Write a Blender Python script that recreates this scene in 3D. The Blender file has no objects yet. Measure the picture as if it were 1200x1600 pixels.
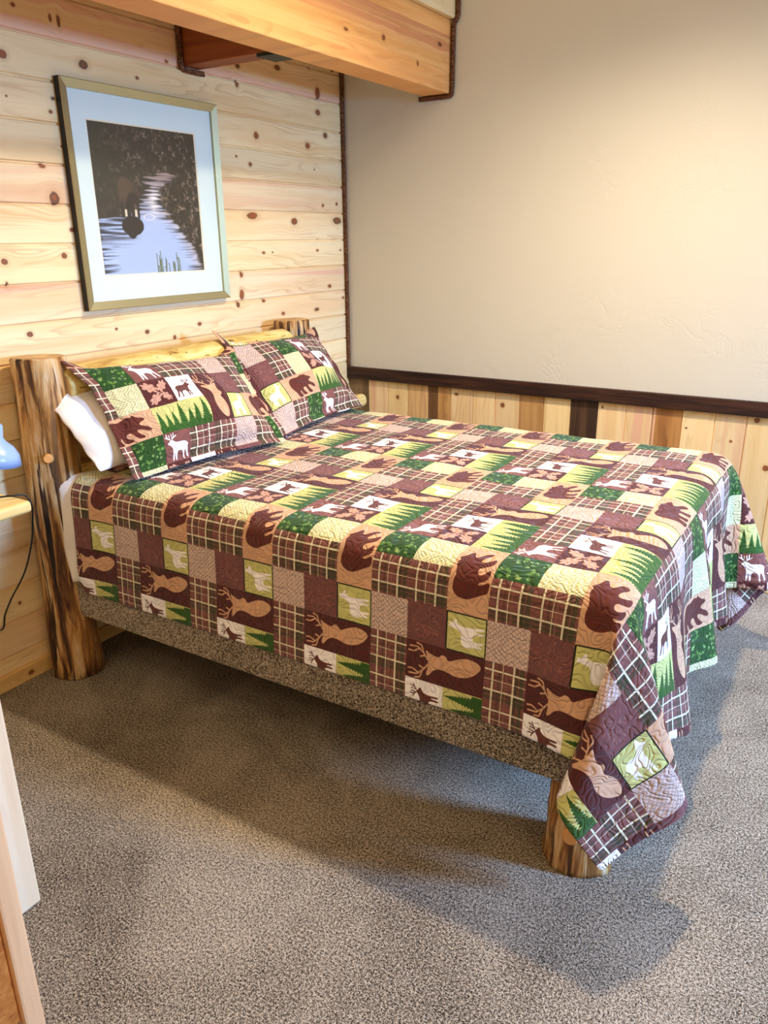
import bpy, bmesh, math, random
import numpy as np
from mathutils import Vector, Matrix
C = bpy.context.scene.collection
PI = math.pi
R = math.radians
def lin(c):
    return tuple(((v/255)/12.92 if v/255 <= .04045 else ((v/255+.055)/1.055)**2.4) for v in c)+(1,)

# ---------------------------------------------------------------- node helper
class NT:
    def __init__(s, name, rough=.6, spec=.3):
        s.m = bpy.data.materials.new(name); s.m.use_nodes = True
        s.t = s.m.node_tree; s.t.nodes.clear()
        s.out = s.t.nodes.new('ShaderNodeOutputMaterial')
        s.b = s.t.nodes.new('ShaderNodeBsdfPrincipled')
        s.b.inputs['Roughness'].default_value = rough
        s.b.inputs['Specular IOR Level'].default_value = spec
        s.t.links.new(s.b.outputs[0], s.out.inputs[0])
    def put(s, sock, v):
        if isinstance(v, bpy.types.NodeSocket): s.t.links.new(v, sock)
        elif v is not None: sock.default_value = v
    def n(s, typ, **kw):
        nd = s.t.nodes.new(typ)
        for k, v in kw.items(): setattr(nd, k, v)
        return nd
    def coord(s, which='Object'):
        return s.n('ShaderNodeTexCoord').outputs[which]
    def sep(s, v):
        nd = s.n('ShaderNodeSeparateXYZ'); s.put(nd.inputs[0], v); return nd.outputs
    def comb(s, x, y, z):
        nd = s.n('ShaderNodeCombineXYZ')
        for i, v in enumerate((x, y, z)): s.put(nd.inputs[i], v)
        return nd.outputs[0]
    def math(s, op, a, b=None, c=None, clamp=False):
        nd = s.n('ShaderNodeMath', operation=op); nd.use_clamp = clamp
        for i, v in enumerate((a, b, c)):
            if v is not None: s.put(nd.inputs[i], v)
        return nd.outputs[0]
    def noise(s, v, scale=5, detail=3, rough=.5, dist=0, out='Fac'):
        nd = s.n('ShaderNodeTexNoise'); s.put(nd.inputs['Vector'], v)
        nd.inputs['Scale'].default_value = scale; nd.inputs['Detail'].default_value = detail
        nd.inputs['Roughness'].default_value = rough; nd.inputs['Distortion'].default_value = dist
        return nd.outputs[out]
    def white(s, v, out='Value'):
        nd = s.n('ShaderNodeTexWhiteNoise', noise_dimensions='3D'); s.put(nd.inputs['Vector'], v); return nd.outputs[out]
    def mul3(s, v, k):
        nd = s.n('ShaderNodeVectorMath', operation='MULTIPLY'); s.put(nd.inputs[0], v); nd.inputs[1].default_value = k
        return nd.outputs[0]
    def ramp(s, f, stops, interp='LINEAR'):
        nd = s.n('ShaderNodeValToRGB'); s.put(nd.inputs[0], f); cr = nd.color_ramp; cr.interpolation = interp
        while len(cr.elements) < len(stops): cr.elements.new(.5)
        for e, (p, c) in zip(cr.elements, stops):
            e.position = p; e.color = c if len(c) == 4 else lin(c)
        return nd.outputs[0]
    def step(s, f, a, b):
        nd = s.n('ShaderNodeMapRange'); nd.interpolation_type = 'SMOOTHSTEP'; s.put(nd.inputs[0], f)
        nd.inputs[1].default_value = a; nd.inputs[2].default_value = b
        return nd.outputs[0]
    def mix(s, f, a, b, blend='MIX'):
        nd = s.n('ShaderNodeMix', data_type='RGBA', blend_type=blend)
        s.put(nd.inputs[0], f)
        for i, v in ((6, a), (7, b)):
            if isinstance(v, tuple) and len(v) == 3: v = lin(v)
            s.put(nd.inputs[i], v)
        return nd.outputs[2]
    def col(s, v):
        if isinstance(v, tuple) and len(v) == 3: v = lin(v)
        s.put(s.b.inputs['Base Color'], v)
    def bump(s, h, strength=.3, dist=.01, prev=None):
        nd = s.n('ShaderNodeBump'); nd.inputs['Strength'].default_value = strength; nd.inputs['Distance'].default_value = dist
        s.put(nd.inputs['Height'], h)
        if prev is not None: s.t.links.new(prev, nd.inputs['Normal'])
        s.t.links.new(nd.outputs[0], s.b.inputs['Normal']); return nd.outputs[0]

def flat(name, c, rough=.5, metal=0, spec=.4):
    n = NT(name, rough, spec); n.col(c); n.b.inputs['Metallic'].default_value = metal
    v = n.noise(n.coord(), 60, 3); n.bump(v, .05, .002)
    return n.m

# one knot, chained: (u,v) position, running minimum distance and running grain shift
def knot_group():
    g = bpy.data.node_groups.new('knot', 'ShaderNodeTree')
    for nm in ('U', 'V', 'Dist', 'Shift', 'ku', 'kv', 'ra', 'rb', 'Id'): g.interface.new_socket(nm, in_out='INPUT', socket_type='NodeSocketFloat')
    for nm in ('Dist', 'Shift'): g.interface.new_socket(nm, in_out='OUTPUT', socket_type='NodeSocketFloat')
    I = g.nodes.new('NodeGroupInput').outputs; O = g.nodes.new('NodeGroupOutput').inputs
    def m(op, a, b=None, c=None):
        nd = g.nodes.new('ShaderNodeMath'); nd.operation = op
        for i, v in enumerate((a, b, c)):
            if v is None: continue
            if isinstance(v, (int, float)): nd.inputs[i].default_value = v
            else: g.links.new(v, nd.inputs[i])
        return nd.outputs[0]
    du = m('SUBTRACT', I['U'], I['ku']); dv = m('SUBTRACT', I['V'], I['kv'])
    a = m('DIVIDE', du, I['ra']); b = m('DIVIDE', dv, I['rb'])
    d = m('SQRT', m('ADD', m('MULTIPLY', a, a), m('MULTIPLY', b, b)))
    g.links.new(m('MINIMUM', I['Dist'], d), O['Dist'])
    # grain lines bow around the knot
    w = m('MULTIPLY', I['rb'], 3.0)
    au = m('DIVIDE', du, m('MULTIPLY', I['ra'], 3.2)); av = m('DIVIDE', dv, w)
    e = m('EXPONENT', m('MULTIPLY', m('ADD', m('MULTIPLY', au, au), m('MULTIPLY', av, av)), -1.0))
    g.links.new(m('ADD', I['Shift'], m('MULTIPLY', m('MULTIPLY', e, dv), 0.75)), O['Shift'])
    return g
KG = knot_group()

def pine(name, ua, va, knots=(), d=.1333, v0=0., light=(240, 215, 164), mid=(232, 198, 142), dark=(186, 136, 86), pink=(228, 180, 138), tone=.5, rough=.5, gscale=1.0, rnd_knots=0, contrast=1.0, seed=0.):
    """pine boards running along axis ua, stacked along va with pitch d"""
    n = NT(name, rough, .35)
    X = n.sep(n.coord()); u = X[ua]; v = X[va]
    plank = n.math('FLOOR', n.math('DIVIDE', n.math('SUBTRACT', v, v0), d))
    dist, sh = None, None
    dist = 99.; sh = 0.
    for (ku, kv, ra, rb) in knots:
        g = n.n('ShaderNodeGroup'); g.node_tree = KG
        for nm, val in (('U', u), ('V', v), ('Dist', dist), ('Shift', sh), ('ku', ku), ('kv', kv), ('ra', ra), ('rb', rb)):
            n.put(g.inputs[nm], val)
        dist = g.outputs['Dist']; sh = g.outputs['Shift']
    vv = n.math('SUBTRACT', v, sh)
    r1 = n.white(n.comb(plank, 3.1+seed, 7.7)); r2 = n.white(n.comb(plank, 9.2, 1.3+seed))
    off = n.math('MULTIPLY', r1, 37.)
    # cathedral growth rings: bands of a stretched noise field
    P = n.comb(n.math('MULTIPLY', n.math('ADD', u, off), 1.1*gscale), n.math('MULTIPLY', vv, 9.*gscale), off)
    f = n.noise(P, 1., 2, .45, .25)
    band = n.math('FRACT', n.math('MULTIPLY', f, 13.))
    ring = n.math('MULTIPLY', n.step(band, .45, .95), n.step(band, 1.0, .95))
    strength = n.step(n.noise(P, 1.6, 2), .42, .68)
    Pf = n.comb(n.math('MULTIPLY', n.math('ADD', u, off), 4.), n.math('MULTIPLY', vv, 150.), off)
    fine = n.noise(Pf, 1., 3, .6)
    base = n.mix(n.step(n.noise(n.comb(n.math('MULTIPLY', n.math('ADD', u, off), .9), n.math('MULTIPLY', vv, 14.), off), 1., 2), .40, .66), light, mid)
    base = n.mix(n.math('MULTIPLY', n.step(r2, .5, 1.), n.step(n.noise(n.comb(n.math('MULTIPLY', n.math('ADD', u, off), .5), n.math('MULTIPLY', vv, 18.), r1), 1., 1), .46, .56)), base, pink)
    base = n.mix(n.math('MULTIPLY', n.math('MULTIPLY', ring, strength), .38*contrast), base, dark)
    base = n.mix(n.math('MULTIPLY', n.step(fine, .5, .8), .25*contrast), base, dark)
    br = n.math('ADD', n.math('MULTIPLY', n.math('SUBTRACT', r1, .5), .14), 1.)
    base = n.mix(1., base, n.comb(br, br, n.math('ADD', n.math('MULTIPLY', n.math('SUBTRACT', r2, .5), .16), br)), 'MULTIPLY')
    if knots:
        wob = n.math('ADD', dist, n.math('MULTIPLY', n.math('SUBTRACT', n.noise(n.coord(), 60, 2), .5), .5))
        base = n.mix(n.math('MULTIPLY', n.step(wob, 2.4, .9), .35), base, dark)
        base = n.mix(n.math('MULTIPLY', n.step(wob, 1.15, .9), .9), base, (96, 50, 24))
        core = n.math('ADD', wob, n.math('MULTIPLY', n.math('SUBTRACT', n.noise(n.coord(), 9, 1), .5), 2.2))
        base = n.mix(n.step(core, .85, .35), base, (150, 84, 42))
    n.col(base)
    n.bump(n.math('ADD', n.math('MULTIPLY', fine, .5), n.math('MULTIPLY', f, .5)), .12, .004)
    return n.m

# ---------------------------------------------------------------- mesh helpers
def link(o, parent=None):
    C.objects.link(o)
    if parent is not None: o.parent = parent
    return o
def meshobj(name, verts, faces, mat=None, parent=None, smooth=False, mats=None, idx=None):
    me = bpy.data.meshes.new(name); me.from_pydata([tuple(v) for v in verts], [], faces); me.update()
    if mats:
        for m in mats: me.materials.append(m)
        if idx is not None: me.polygons.foreach_set('material_index', idx)
    elif mat: me.materials.append(mat)
    if smooth: me.polygons.foreach_set('use_smooth', [True]*len(me.polygons))
    return link(bpy.data.objects.new(name, me), parent)
def bmobj(name, bm, mat, parent=None, smooth=False):
    me = bpy.data.meshes.new(name); bmesh.ops.recalc_face_normals(bm, faces=bm.faces[:]); bm.to_mesh(me); bm.free()
    if mat: me.materials.append(mat)
    if smooth: me.polygons.foreach_set('use_smooth', [True]*len(me.polygons))
    return link(bpy.data.objects.new(name, me), parent)
def addbox(bm, x0, x1, y0, y1, z0, z1, bev=0, seg=2):
    r = bmesh.ops.create_cube(bm, size=1)
    for v in r['verts']: v.co = ((x0+x1)/2+v.co.x*(x1-x0), (y0+y1)/2+v.co.y*(y1-y0), (z0+z1)/2+v.co.z*(z1-z0))
    if bev:
        ed = list({e for v in r['verts'] for e in v.link_edges})
        bmesh.ops.bevel(bm, geom=ed, offset=bev, segments=seg, profile=.5, affect='EDGES')
def box(name, x0, x1, y0, y1, z0, z1, mat, parent=None, bev=0, seg=2):
    bm = bmesh.new(); addbox(bm, x0, x1, y0, y1, z0, z1, bev, seg); return bmobj(name, bm, mat, parent)
def struct(o): o['kind'] = 'structure'; return o
def tag(o, label, cat, group=None):
    o['label'] = label; o['category'] = cat
    if group: o['group'] = group
    return o
def thing(name, loc, label, cat, group=None):
    o = bpy.data.objects.new(name, None); C.objects.link(o); o.empty_display_size = .1; o.location = loc
    # children are modelled in world coordinates; the parent inverse keeps them there
    return tag(o, label, cat, group)
def adopt(child, parent):
    child.parent = parent; child.matrix_parent_inverse = Matrix.Translation(-parent.location) if parent.type == 'EMPTY' else Matrix.Identity(4)
    return child
def tube(pts, radii, seg=20, lump=0., seed=0, cap=True, flatcap=True):
    """log or wire: rings along pts"""
    rnd = random.Random(seed); ph = [rnd.uniform(0, 6.28) for _ in range(8)]
    V = []; F = []; n = len(pts); pts = [Vector(p) for p in pts]
    up = None
    for i, p in enumerate(pts):
        t = (pts[min(i+1, n-1)]-pts[max(i-1, 0)]).normalized()
        if up is None:
            a = Vector((0, 0, 1)) if abs(t.z) < .9 else Vector((1, 0, 0))
            up = (a - t*a.dot(t)).normalized()
        else: up = (up - t*up.dot(t)).normalized()
        sd = t.cross(up); r = radii[i] if hasattr(radii, '__len__') else radii
        s = i/(n-1)
        for k in range(seg):
            a = 2*PI*k/seg
            rr = r*(1+lump*(.5*math.sin(3*a+ph[0]+2*s)+.4*math.sin(5*a+ph[1]+5*s)+.35*math.sin(2*a+ph[2]+11*s)+.3*math.sin(7*a+ph[3]-17*s)+.3*math.sin(11*a+ph[4]+29*s)))
            V.append(p+up*math.cos(a)*rr+sd*math.sin(a)*rr)
    for i in range(n-1):
        for k in range(seg):
            F.append((i*seg+k, i*seg+(k+1) % seg, (i+1)*seg+(k+1) % seg, (i+1)*seg+k))
    if cap:
        F.append(tuple(range(seg))[::-1]); F.append(tuple((n-1)*seg+k for k in range(seg)))
    return V, F
def merge(parts):
    V = []; F = []
    for v, f in parts:
        o = len(V); V += list(v); F += [tuple(i+o for i in q) for q in f]
    return V, F
def rope(name, pts, rad, mat, label, pitch=.035):
    pts = [Vector(p) for p in pts]; seq = []; L = 0
    for a, b in zip(pts, pts[1:]):
        k = max(2, int((b-a).length/.006))
        for i in range(k): seq.append((a.lerp(b, i/k), (b-a).normalized(), L+(b-a).length*i/k))
        L += (b-a).length
    seq.append((pts[-1], seq[-1][1], L)); parts = []
    # smooth the corners a little
    co = [s[0] for s in seq]
    for _ in range(3): co = [co[0]]+[(co[i-1]+co[i]*2+co[i+1])/4 for i in range(1, len(co)-1)]+[co[-1]]
    up = None; fr = []
    for i, c in enumerate(co):
        t = (co[min(i+1, len(co)-1)]-co[max(i-1, 0)]).normalized()
        if up is None: a = Vector((.3, .2, 1)) if abs(t.z) < .8 else Vector((1, .1, 0)); up = a
        up = (up-t*up.dot(t)).normalized(); fr.append((up.copy(), t.cross(up)))
    for st in range(3):
        P = []
        for c, (u, s), q in zip(co, fr, seq):
            a = 2*PI*(q[2]/pitch+st/3); P.append(c+(u*math.cos(a)+s*math.sin(a))*rad*.5)
        parts.append(tube(P, rad*.58, 6))
    V, F = merge(parts)
    o = meshobj(name, V, F, mat, smooth=True); tag(o, label, 'rope trim', 'brown rope trims along the wood edges'); return o
def lathe(prof, loc, seg=40, rot=None):
    V = []; F = []; M = rot or Matrix.Identity(3)
    for r, z in prof:
        for k in range(seg):
            a = 2*PI*k/seg; V.append(M @ Vector((r*math.cos(a), r*math.sin(a), z))+Vector(loc))
    for i in range(len(prof)-1):
        for k in range(seg): F.append((i*seg+k, i*seg+(k+1) % seg, (i+1)*seg+(k+1) % seg, (i+1)*seg+k))
    return V, F

# ---------------------------------------------------------------- drawn cloth pattern (one repeat: 6 x 3 patches)
S = 200
def fill(img, poly, c, ox=0, oy=0):
    P = np.array(poly, float)*S; P[:, 0] += ox*S; P[:, 1] += oy*S
    x0, y0 = np.floor(P.min(0)).astype(int)-1; x1, y1 = np.ceil(P.max(0)).astype(int)+1
    x0 = max(x0, 0); y0 = max(y0, 0); x1 = min(x1, img.shape[1]); y1 = min(y1, img.shape[0])
    if x1 <= x0 or y1 <= y0: return
    yy, xx = np.mgrid[y0:y1, x0:x1]; xx = xx+.5; yy = yy+.5; ins = np.zeros(xx.shape, bool)
    n = len(P)
    for i in range(n):
        xa, ya = P[i]; xb, yb = P[(i+1) % n]
        if ya == yb: continue
        cnd = (ya > yy) != (yb > yy)
        ins ^= cnd & (xx < (xb-xa)*(yy-ya)/(yb-ya)+xa)
    img[y0:y1, x0:x1][ins] = c
def stroke(img, pts, w, c, ox=0, oy=0):
    for (xa, ya), (xb, yb) in zip(pts, pts[1:]):
        L = math.hypot(xb-xa, yb-ya) or 1e-6; nx, ny = -(yb-ya)/L*w/2, (xb-xa)/L*w/2
        fill(img, [(xa+nx, ya+ny), (xb+nx, yb+ny), (xb-nx, yb-ny), (xa-nx, ya-ny)], c, ox, oy)
def smooth_poly(P, it=2):
    for _ in range(it):
        Q = []
        for i in range(len(P)):
            a = P[i]; b = P[(i+1) % len(P)]
            Q += [(a[0]*.75+b[0]*.25, a[1]*.75+b[1]*.25), (a[0]*.25+b[0]*.75, a[1]*.25+b[1]*.75)]
        P = Q
    return P
PLUM = (124, 76, 68); DPLUM = (82, 38, 34); TAN = (206, 160, 122); BROWN = (92, 42, 32); CREAM = (226, 220, 172)
YG = (196, 194, 118); GRN = (50, 88, 30); DGRN = (40, 74, 28); WHT = (246, 242, 238); PINK = (208, 184, 168)
BEAR = [(.36, .62), (.40, .80), (.55, .90), (.75, .89), (.9, .86), (1.05, .90), (1.18, .93), (1.28, .88), (1.33, .95), (1.39, .88), (1.5, .80), (1.64, .76), (1.67, .69), (1.56, .65), (1.46, .62), (1.44, .56),
        (1.52, .5), (1.68, .42), (1.76, .30), (1.72, .25), (1.6, .28), (1.45, .38), (1.31, .42), (1.29, .34), (1.40, .20), (1.50, .13), (1.46, .08), (1.28, .09), (1.19, .22), (1.12, .38), (1.0, .38), (.96, .3), (1.04, .19), (1.14, .12),
        (1.09, .07), (.9, .09), (.82, .24), (.77, .33), (.74, .22), (.86, .08), (.82, .03), (.60, .04), (.55, .16), (.45, .35), (.37, .5)]
STAG = [(.10, .61), (.19, .70), (.27, .75), (.35, .69), (.44, .63), (.6, .63), (.78, .62), (.90, .53), (.87, .42), (.88, .28), (.95, .08), (.89, .06), (.82, .26), (.76, .36), (.74, .22), (.77, .04), (.71, .04), (.68, .32), (.5, .36),
        (.45, .28), (.45, .05), (.39, .05), (.38, .28), (.355, .28), (.33, .06), (.27, .06), (.30, .36), (.27, .5), (.2, .58)]
ANT = [[(.24, .74), (.14, .80), (.10, .95)], [(.15, .80), (.04, .86)], [(.2, .77), (.2, .92)], [(.27, .74), (.36, .82), (.36, .96)], [(.34, .80), (.46, .86)], [(.3, .77), (.28, .93)]]
DOE = [(.74, .95), (.69, .86), (.83, .78), (.82, .74), (.72, .73), (.67, .6), (.68, .45), (.70, .3), (.73, .07), (.68, .06), (.63, .28), (.61, .28), (.60, .06), (.55, .06), (.54, .32), (.38, .34), (.35, .28), (.38, .06), (.32, .06),
       (.29, .26), (.26, .10), (.21, .1), (.22, .3), (.15, .42), (.17, .56), (.32, .63), (.48, .61), (.56, .70), (.60, .84), (.62, .96), (.67, .90)]
BUST = [(.46, 1.42), (.62, 1.42), (.86, 1.52), (.74, 1.32), (.72, 1.15), (.82, 1.07), (.80, .97), (.68, .9), (.80, .7), (.90, .45), (.87, .2), (.76, .06), (.55, .2), (.40, .42), (.34, .7), (.42, .95), (.42, 1.15), (.34, 1.28), (.16, 1.40), (.2, 1.46), (.36, 1.42)]
BANT = [[(.46, 1.42), (.28, 1.55), (.14, 1.70), (.12, 1.92)], [(.28, 1.55), (.07, 1.62), (.04, 1.76)], [(.18, 1.66), (.26, 1.82), (.24, 1.95)], [(.33, 1.52), (.38, 1.66)],
        [(.58, 1.42), (.74, 1.54), (.86, 1.70), (.84, 1.92)], [(.74, 1.54), (.92, 1.60), (.96, 1.74)], [(.82, 1.66), (.72, 1.80), (.72, 1.95)], [(.68, 1.50), (.62, 1.64)]]
def fir(img, cx, base, h, w, c, ox, oy, n=11):
    L = []; Rr = []
    for i in range(1, n+1):
        t = i/n; y = base+h*(1-t); ww = w*(t**.85)
        L += [(cx-ww*.55, y+h/n*.55), (cx-ww, y)]; Rr += [(cx+ww*.55, y+h/n*.55), (cx+ww, y)]
    fill(img, [(cx, base+h*1.03)]+Rr+L[::-1], c, ox, oy)
def plaid(img, x0, x1, y0, y1):
    a, b, c, d = [int(v*S) for v in (x0, x1, y0, y1)]
    yy, xx = np.mgrid[c:d, a:b]; out = np.zeros(xx.shape+(3,)); base = np.array(PLUM, float)
    out[:] = base
    for g in (xx, yy):
        f = (g/S*1.0) % 1.0
        for lo, hi, col, al in ((.06, .16, (58, 66, 40), .62), (.19, .27, (50, 58, 36), .55), (.62, .68, (70, 52, 40), .45), (.44, .50, (140, 92, 84), .5), (.76, .84, (84, 44, 42), .5)):
            m = (f > lo) & (f < hi); out[m] = out[m]*(1-al)+np.array(col)*al
    for g in (xx, yy):
        f = (g/S) % 1.0
        for p, wd in ((.30, .021), (.80, .021), (.56, .006)):
            m = np.abs(f-p) < wd; out[m] = out[m]*.1+np.array((232, 226, 190))*.9
    tw = ((xx+yy) % 4 < 2); out *= np.where(tw, 1.05, .93)[..., None]
    img[c:d, a:b] = out
def scales(img, cx, cy, base, ink, k):
    a, b = cx*S, cy*S; yy, xx = np.mgrid[0:S, 0:S]
    out = np.zeros((S, S, 3)); out[:] = base
    px = S/k; row = (yy//(px*.5)).astype(int); fx = ((xx+row % 2*px*.5) % px)/px-.5; fy = (yy % (px*.5))/(px*.5)
    m = np.abs(fy-(1-np.abs(fx)*2)*.8-.05) < .16
    m2 = (np.abs(np.sin((xx*1.3+yy*.7)/S*40)) > .35)
    out[m & m2] = ink; img[b:b+S, a:a+S] = out
def leaf(img, cx, cy, L, ang, c, ox, oy):
    P = []
    for i in range(60):
        t = 2*PI*i/60; r = L*(.30+.16*abs(math.cos(3.5*t/1.0))*1.2); x = r*math.cos(t)*1.7; y = r*math.sin(t)*.95
        P.append((cx+x*math.cos(ang)-y*math.sin(ang), cy+x*math.sin(ang)+y*math.cos(ang)))
    fill(img, P, c, ox, oy)
def make_tile():
    img = np.zeros((3*S, 6*S, 3), float); rnd = random.Random(5)     # row index 0 = bottom (v up)
    A, B, Cc = 2, 1, 0
    def bg(x0, x1, y0, y1, c): img[int(y0*S):int(y1*S), int(x0*S):int(x1*S)] = c
    bg(1, 2, A, A+1, PLUM); bg(1, 2, B, B+1, DPLUM); bg(2, 3, B, B+1, WHT); bg(3, 4, 0, 2, DPLUM)
    bg(4, 5, B, B+1, (116, 72, 68)); bg(1, 3, 0, 1, YG); bg(4, 5, 0, 1, YG); bg(5, 6, 0, 1, TAN); bg(0, 1, 0, 1, TAN)
    plaid(img, 2, 4, 2, 3); plaid(img, 5, 6, 1, 3)
    scales(img, 0, 1, CREAM, (142, 142, 84), 9); scales(img, 4, 2, PINK, (142, 108, 92), 8)
    # green foliage
    bg(0, 1, 2, 3, DGRN); yy, xx = np.mgrid[0:S, 0:S]
    for k in range(30):
        x = rnd.uniform(.05, .95); y = rnd.uniform(.05, .95); a = rnd.uniform(0, 6.28)
        for q in range(3):
            aa = a+(q-1)*.7; g = rnd.choice(((112, 150, 68), (84, 130, 48), (150, 176, 104)))
            stroke(img, [(x, y), (x+.05*math.cos(aa), y+.05*math.sin(aa)), (x+.09*math.cos(aa+.3), y+.09*math.sin(aa+.3))], .018, g, 0, 2)
    img[2*S:, S:] = np.where(False, 0, img[2*S:, S:])
    # stag, buck, doe, bust, trees, bear, oak, cone
    fill(img, smooth_poly(STAG, 1), WHT, 1, 2)
    for a in ANT: stroke(img, a, .03, WHT, 1, 2)
    fill(img, [(1-(x*.86+.10)+.0, y*.84+.06) for x, y in smooth_poly(STAG, 1)], (100, 54, 44), 2, 1)
    for a in ANT: stroke(img, [(1-(x*.86+.10), y*.84+.06) for x, y in a], .028, (100, 54, 44), 2, 1)
    fill(img, smooth_poly(DOE, 1), WHT, 4, 0)
    for e in ([(.015, .015), (.985, .015), (.985, .985), (.015, .985), (.015, .015)],): stroke(img, e, .035, (28, 34, 16), 4, 0)
    fill(img, smooth_poly(BUST, 2), TAN, 3, 0)
    for a in BANT: stroke(img, a, .04, TAN, 3, 0)
    for a in ([(.5, 1.15), (.52, 1.05), (.6, 1.02)], [(.5, .8), (.6, .5), (.62, .25)], [(.45, .6), (.5, .4)]): stroke(img, a, .012, (168, 122, 88), 3, 0)
    bgc = GRN
    for cx, h, w in ((.14, .72, .17), (.40, .56, .15), (.64, .62, .16), (.93, .84, .20), (1.22, .58, .17), (1.46, .70, .18), (1.78, .86, .21)):
        fir(img, cx, .10, h, w, bgc, 1, 0)
    fill(img, [(.02, .0), (1.98, 0), (1.98, .26), (1.6, .20), (1.3, .25), (1.0, .2), (.6, .24), (.3, .19), (.02, .24)], bgc, 1, 0)
    bp = smooth_poly(BEAR, 2)
    fill(img, bp, BROWN, 5, 0); fill(img, [(x-1, y) for x, y in bp], BROWN, 0, 0)
    tmp = np.array(bp); 
    for (cx, cy, L, a) in ((.3, .72, .36, 2.5), (.72, .70, .32, .9), (.36, .28, .34, 3.8), (.74, .30, .26, 5.4)): leaf(img, cx, cy, L, a, (196, 148, 124), 1, 1)
    stroke(img, [(.1, .85), (.5, .5), (.9, .2)], .02, (196, 148, 124), 1, 1)
    for k in range(46):
        a = rnd.uniform(0, 6.28); r = rnd.uniform(.05, .36); x = .5+r*math.cos(a); y = .5+r*math.sin(a)
        stroke(img, [(x, y), (x+.09*math.cos(a+.4), y+.09*math.sin(a+.4))], .011, (160, 108, 92), 4, 1)
    # woven mottling
    r = np.random.default_rng(2); img *= (1+(r.random((3*S, 6*S, 1))-.5)*.07)
    # dark stitched seams between patches
    for (x0, x1, y0, y1) in ((0, 1, 2, 3), (1, 2, 2, 3), (2, 4, 2, 3), (4, 5, 2, 3), (5, 6, 1, 3), (0, 1, 1, 2), (1, 2, 1, 2), (2, 3, 1, 2), (3, 4, 0, 2), (4, 5, 1, 2), (1, 3, 0, 1)):
        a, b, c, d = int(x0*S), int(x1*S), int(y0*S), int(y1*S)
        img[c:c+1, a:b] *= .7; img[c:d, a:a+1] *= .7
    return np.clip(img/255, 0, 1)
def to_image(name, arr):
    h, w, _ = arr.shape; im = bpy.data.images.new(name, w, h)
    px = np.ones((h, w, 4), np.float32); px[..., :3] = arr; im.pixels.foreach_set(px.ravel()); im.update(); im.pack(); return im
TILE = to_image('patchwork', make_tile())

def quilt_mat():
    n = NT('quilted_patchwork_cotton', .85, .15)
    uv = n.coord('UV'); t = n.n('ShaderNodeTexImage'); t.image = TILE; t.interpolation = 'Linear'; t.extension = 'REPEAT'
    n.put(t.inputs[0], uv); n.col(t.outputs[0])
    P = n.mul3(uv, (.69, .352, 1))       # metres on the cloth
    f = n.noise(P, 17., 1, .4, .4)
    st = n.math('ABSOLUTE', n.math('SUBTRACT', n.math('FRACT', n.math('MULTIPLY', f, 9.)), .5))
    h = n.math('POWER', n.step(st, 0., .36), .6)
    weave = n.noise(P, 900., 2)
    n.bump(n.math('ADD', h, n.math('MULTIPLY', weave, .06)), .6, .006)
    n.b.inputs['Sheen Weight'].default_value = .15
    return n.m
QM = quilt_mat()
def cloth_mat(name, c, scale=4):
    n = NT(name, .9, .1); n.col(c)
    w = n.noise(n.coord(), scale, 3, .5, .6); w2 = n.noise(n.coord(), 500, 2)
    n.bump(n.math('ADD', w, n.math('MULTIPLY', w2, .02)), .5, .03); return n.m
WHITE = cloth_mat('white_cotton', (238, 230, 216), 7)

# ---------------------------------------------------------------- other materials
def carpet_mat(name, sc=1.0, light=(218, 202, 176), mid=(144, 129, 108), dark=(48, 40, 33)):
    n = NT(name, .95, .05); co = n.coord()
    a = n.noise(co, 150*sc, 3, .75); b = n.noise(co, 300*sc, 2, .6); big = n.noise(co, 2.6, 3, .55, .6); mdm = n.noise(co, 14, 2)
    tuft = n.math('ADD', n.math('MULTIPLY', a, .6), n.math('MULTIPLY', b, .4))
    f = n.math('ADD', tuft, n.math('ADD', n.math('MULTIPLY', n.math('SUBTRACT', big, .5), .15), n.math('MULTIPLY', n.math('SUBTRACT', mdm, .5), .05)))
    n.col(n.ramp(f, [(.405, dark), (.465, mid), (.51, mid), (.57, light)]))
    n.bump(tuft, 1.0, .012); return n.m
CARPET = carpet_mat('grey_brown_pile_carpet')
RAILC = carpet_mat('carpet_on_rail', 1.0)
def plaster():
    n = NT('skip_trowel_plaster', .8, .2); co = n.coord()
    n.col(n.mix(n.noise(co, 1.2, 3), (206, 201, 182), (212, 207, 189)))
    a = n.noise(co, 7, 4, .55, .8); r = n.step(n.math('ABSOLUTE', n.math('SUBTRACT', a, .5)), .0, .035)
    n.bump(n.math('MULTIPLY', r, n.step(n.noise(co, 3, 2), .5, .62)), .12, .004); return n.m
PLASTER = plaster()
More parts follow.
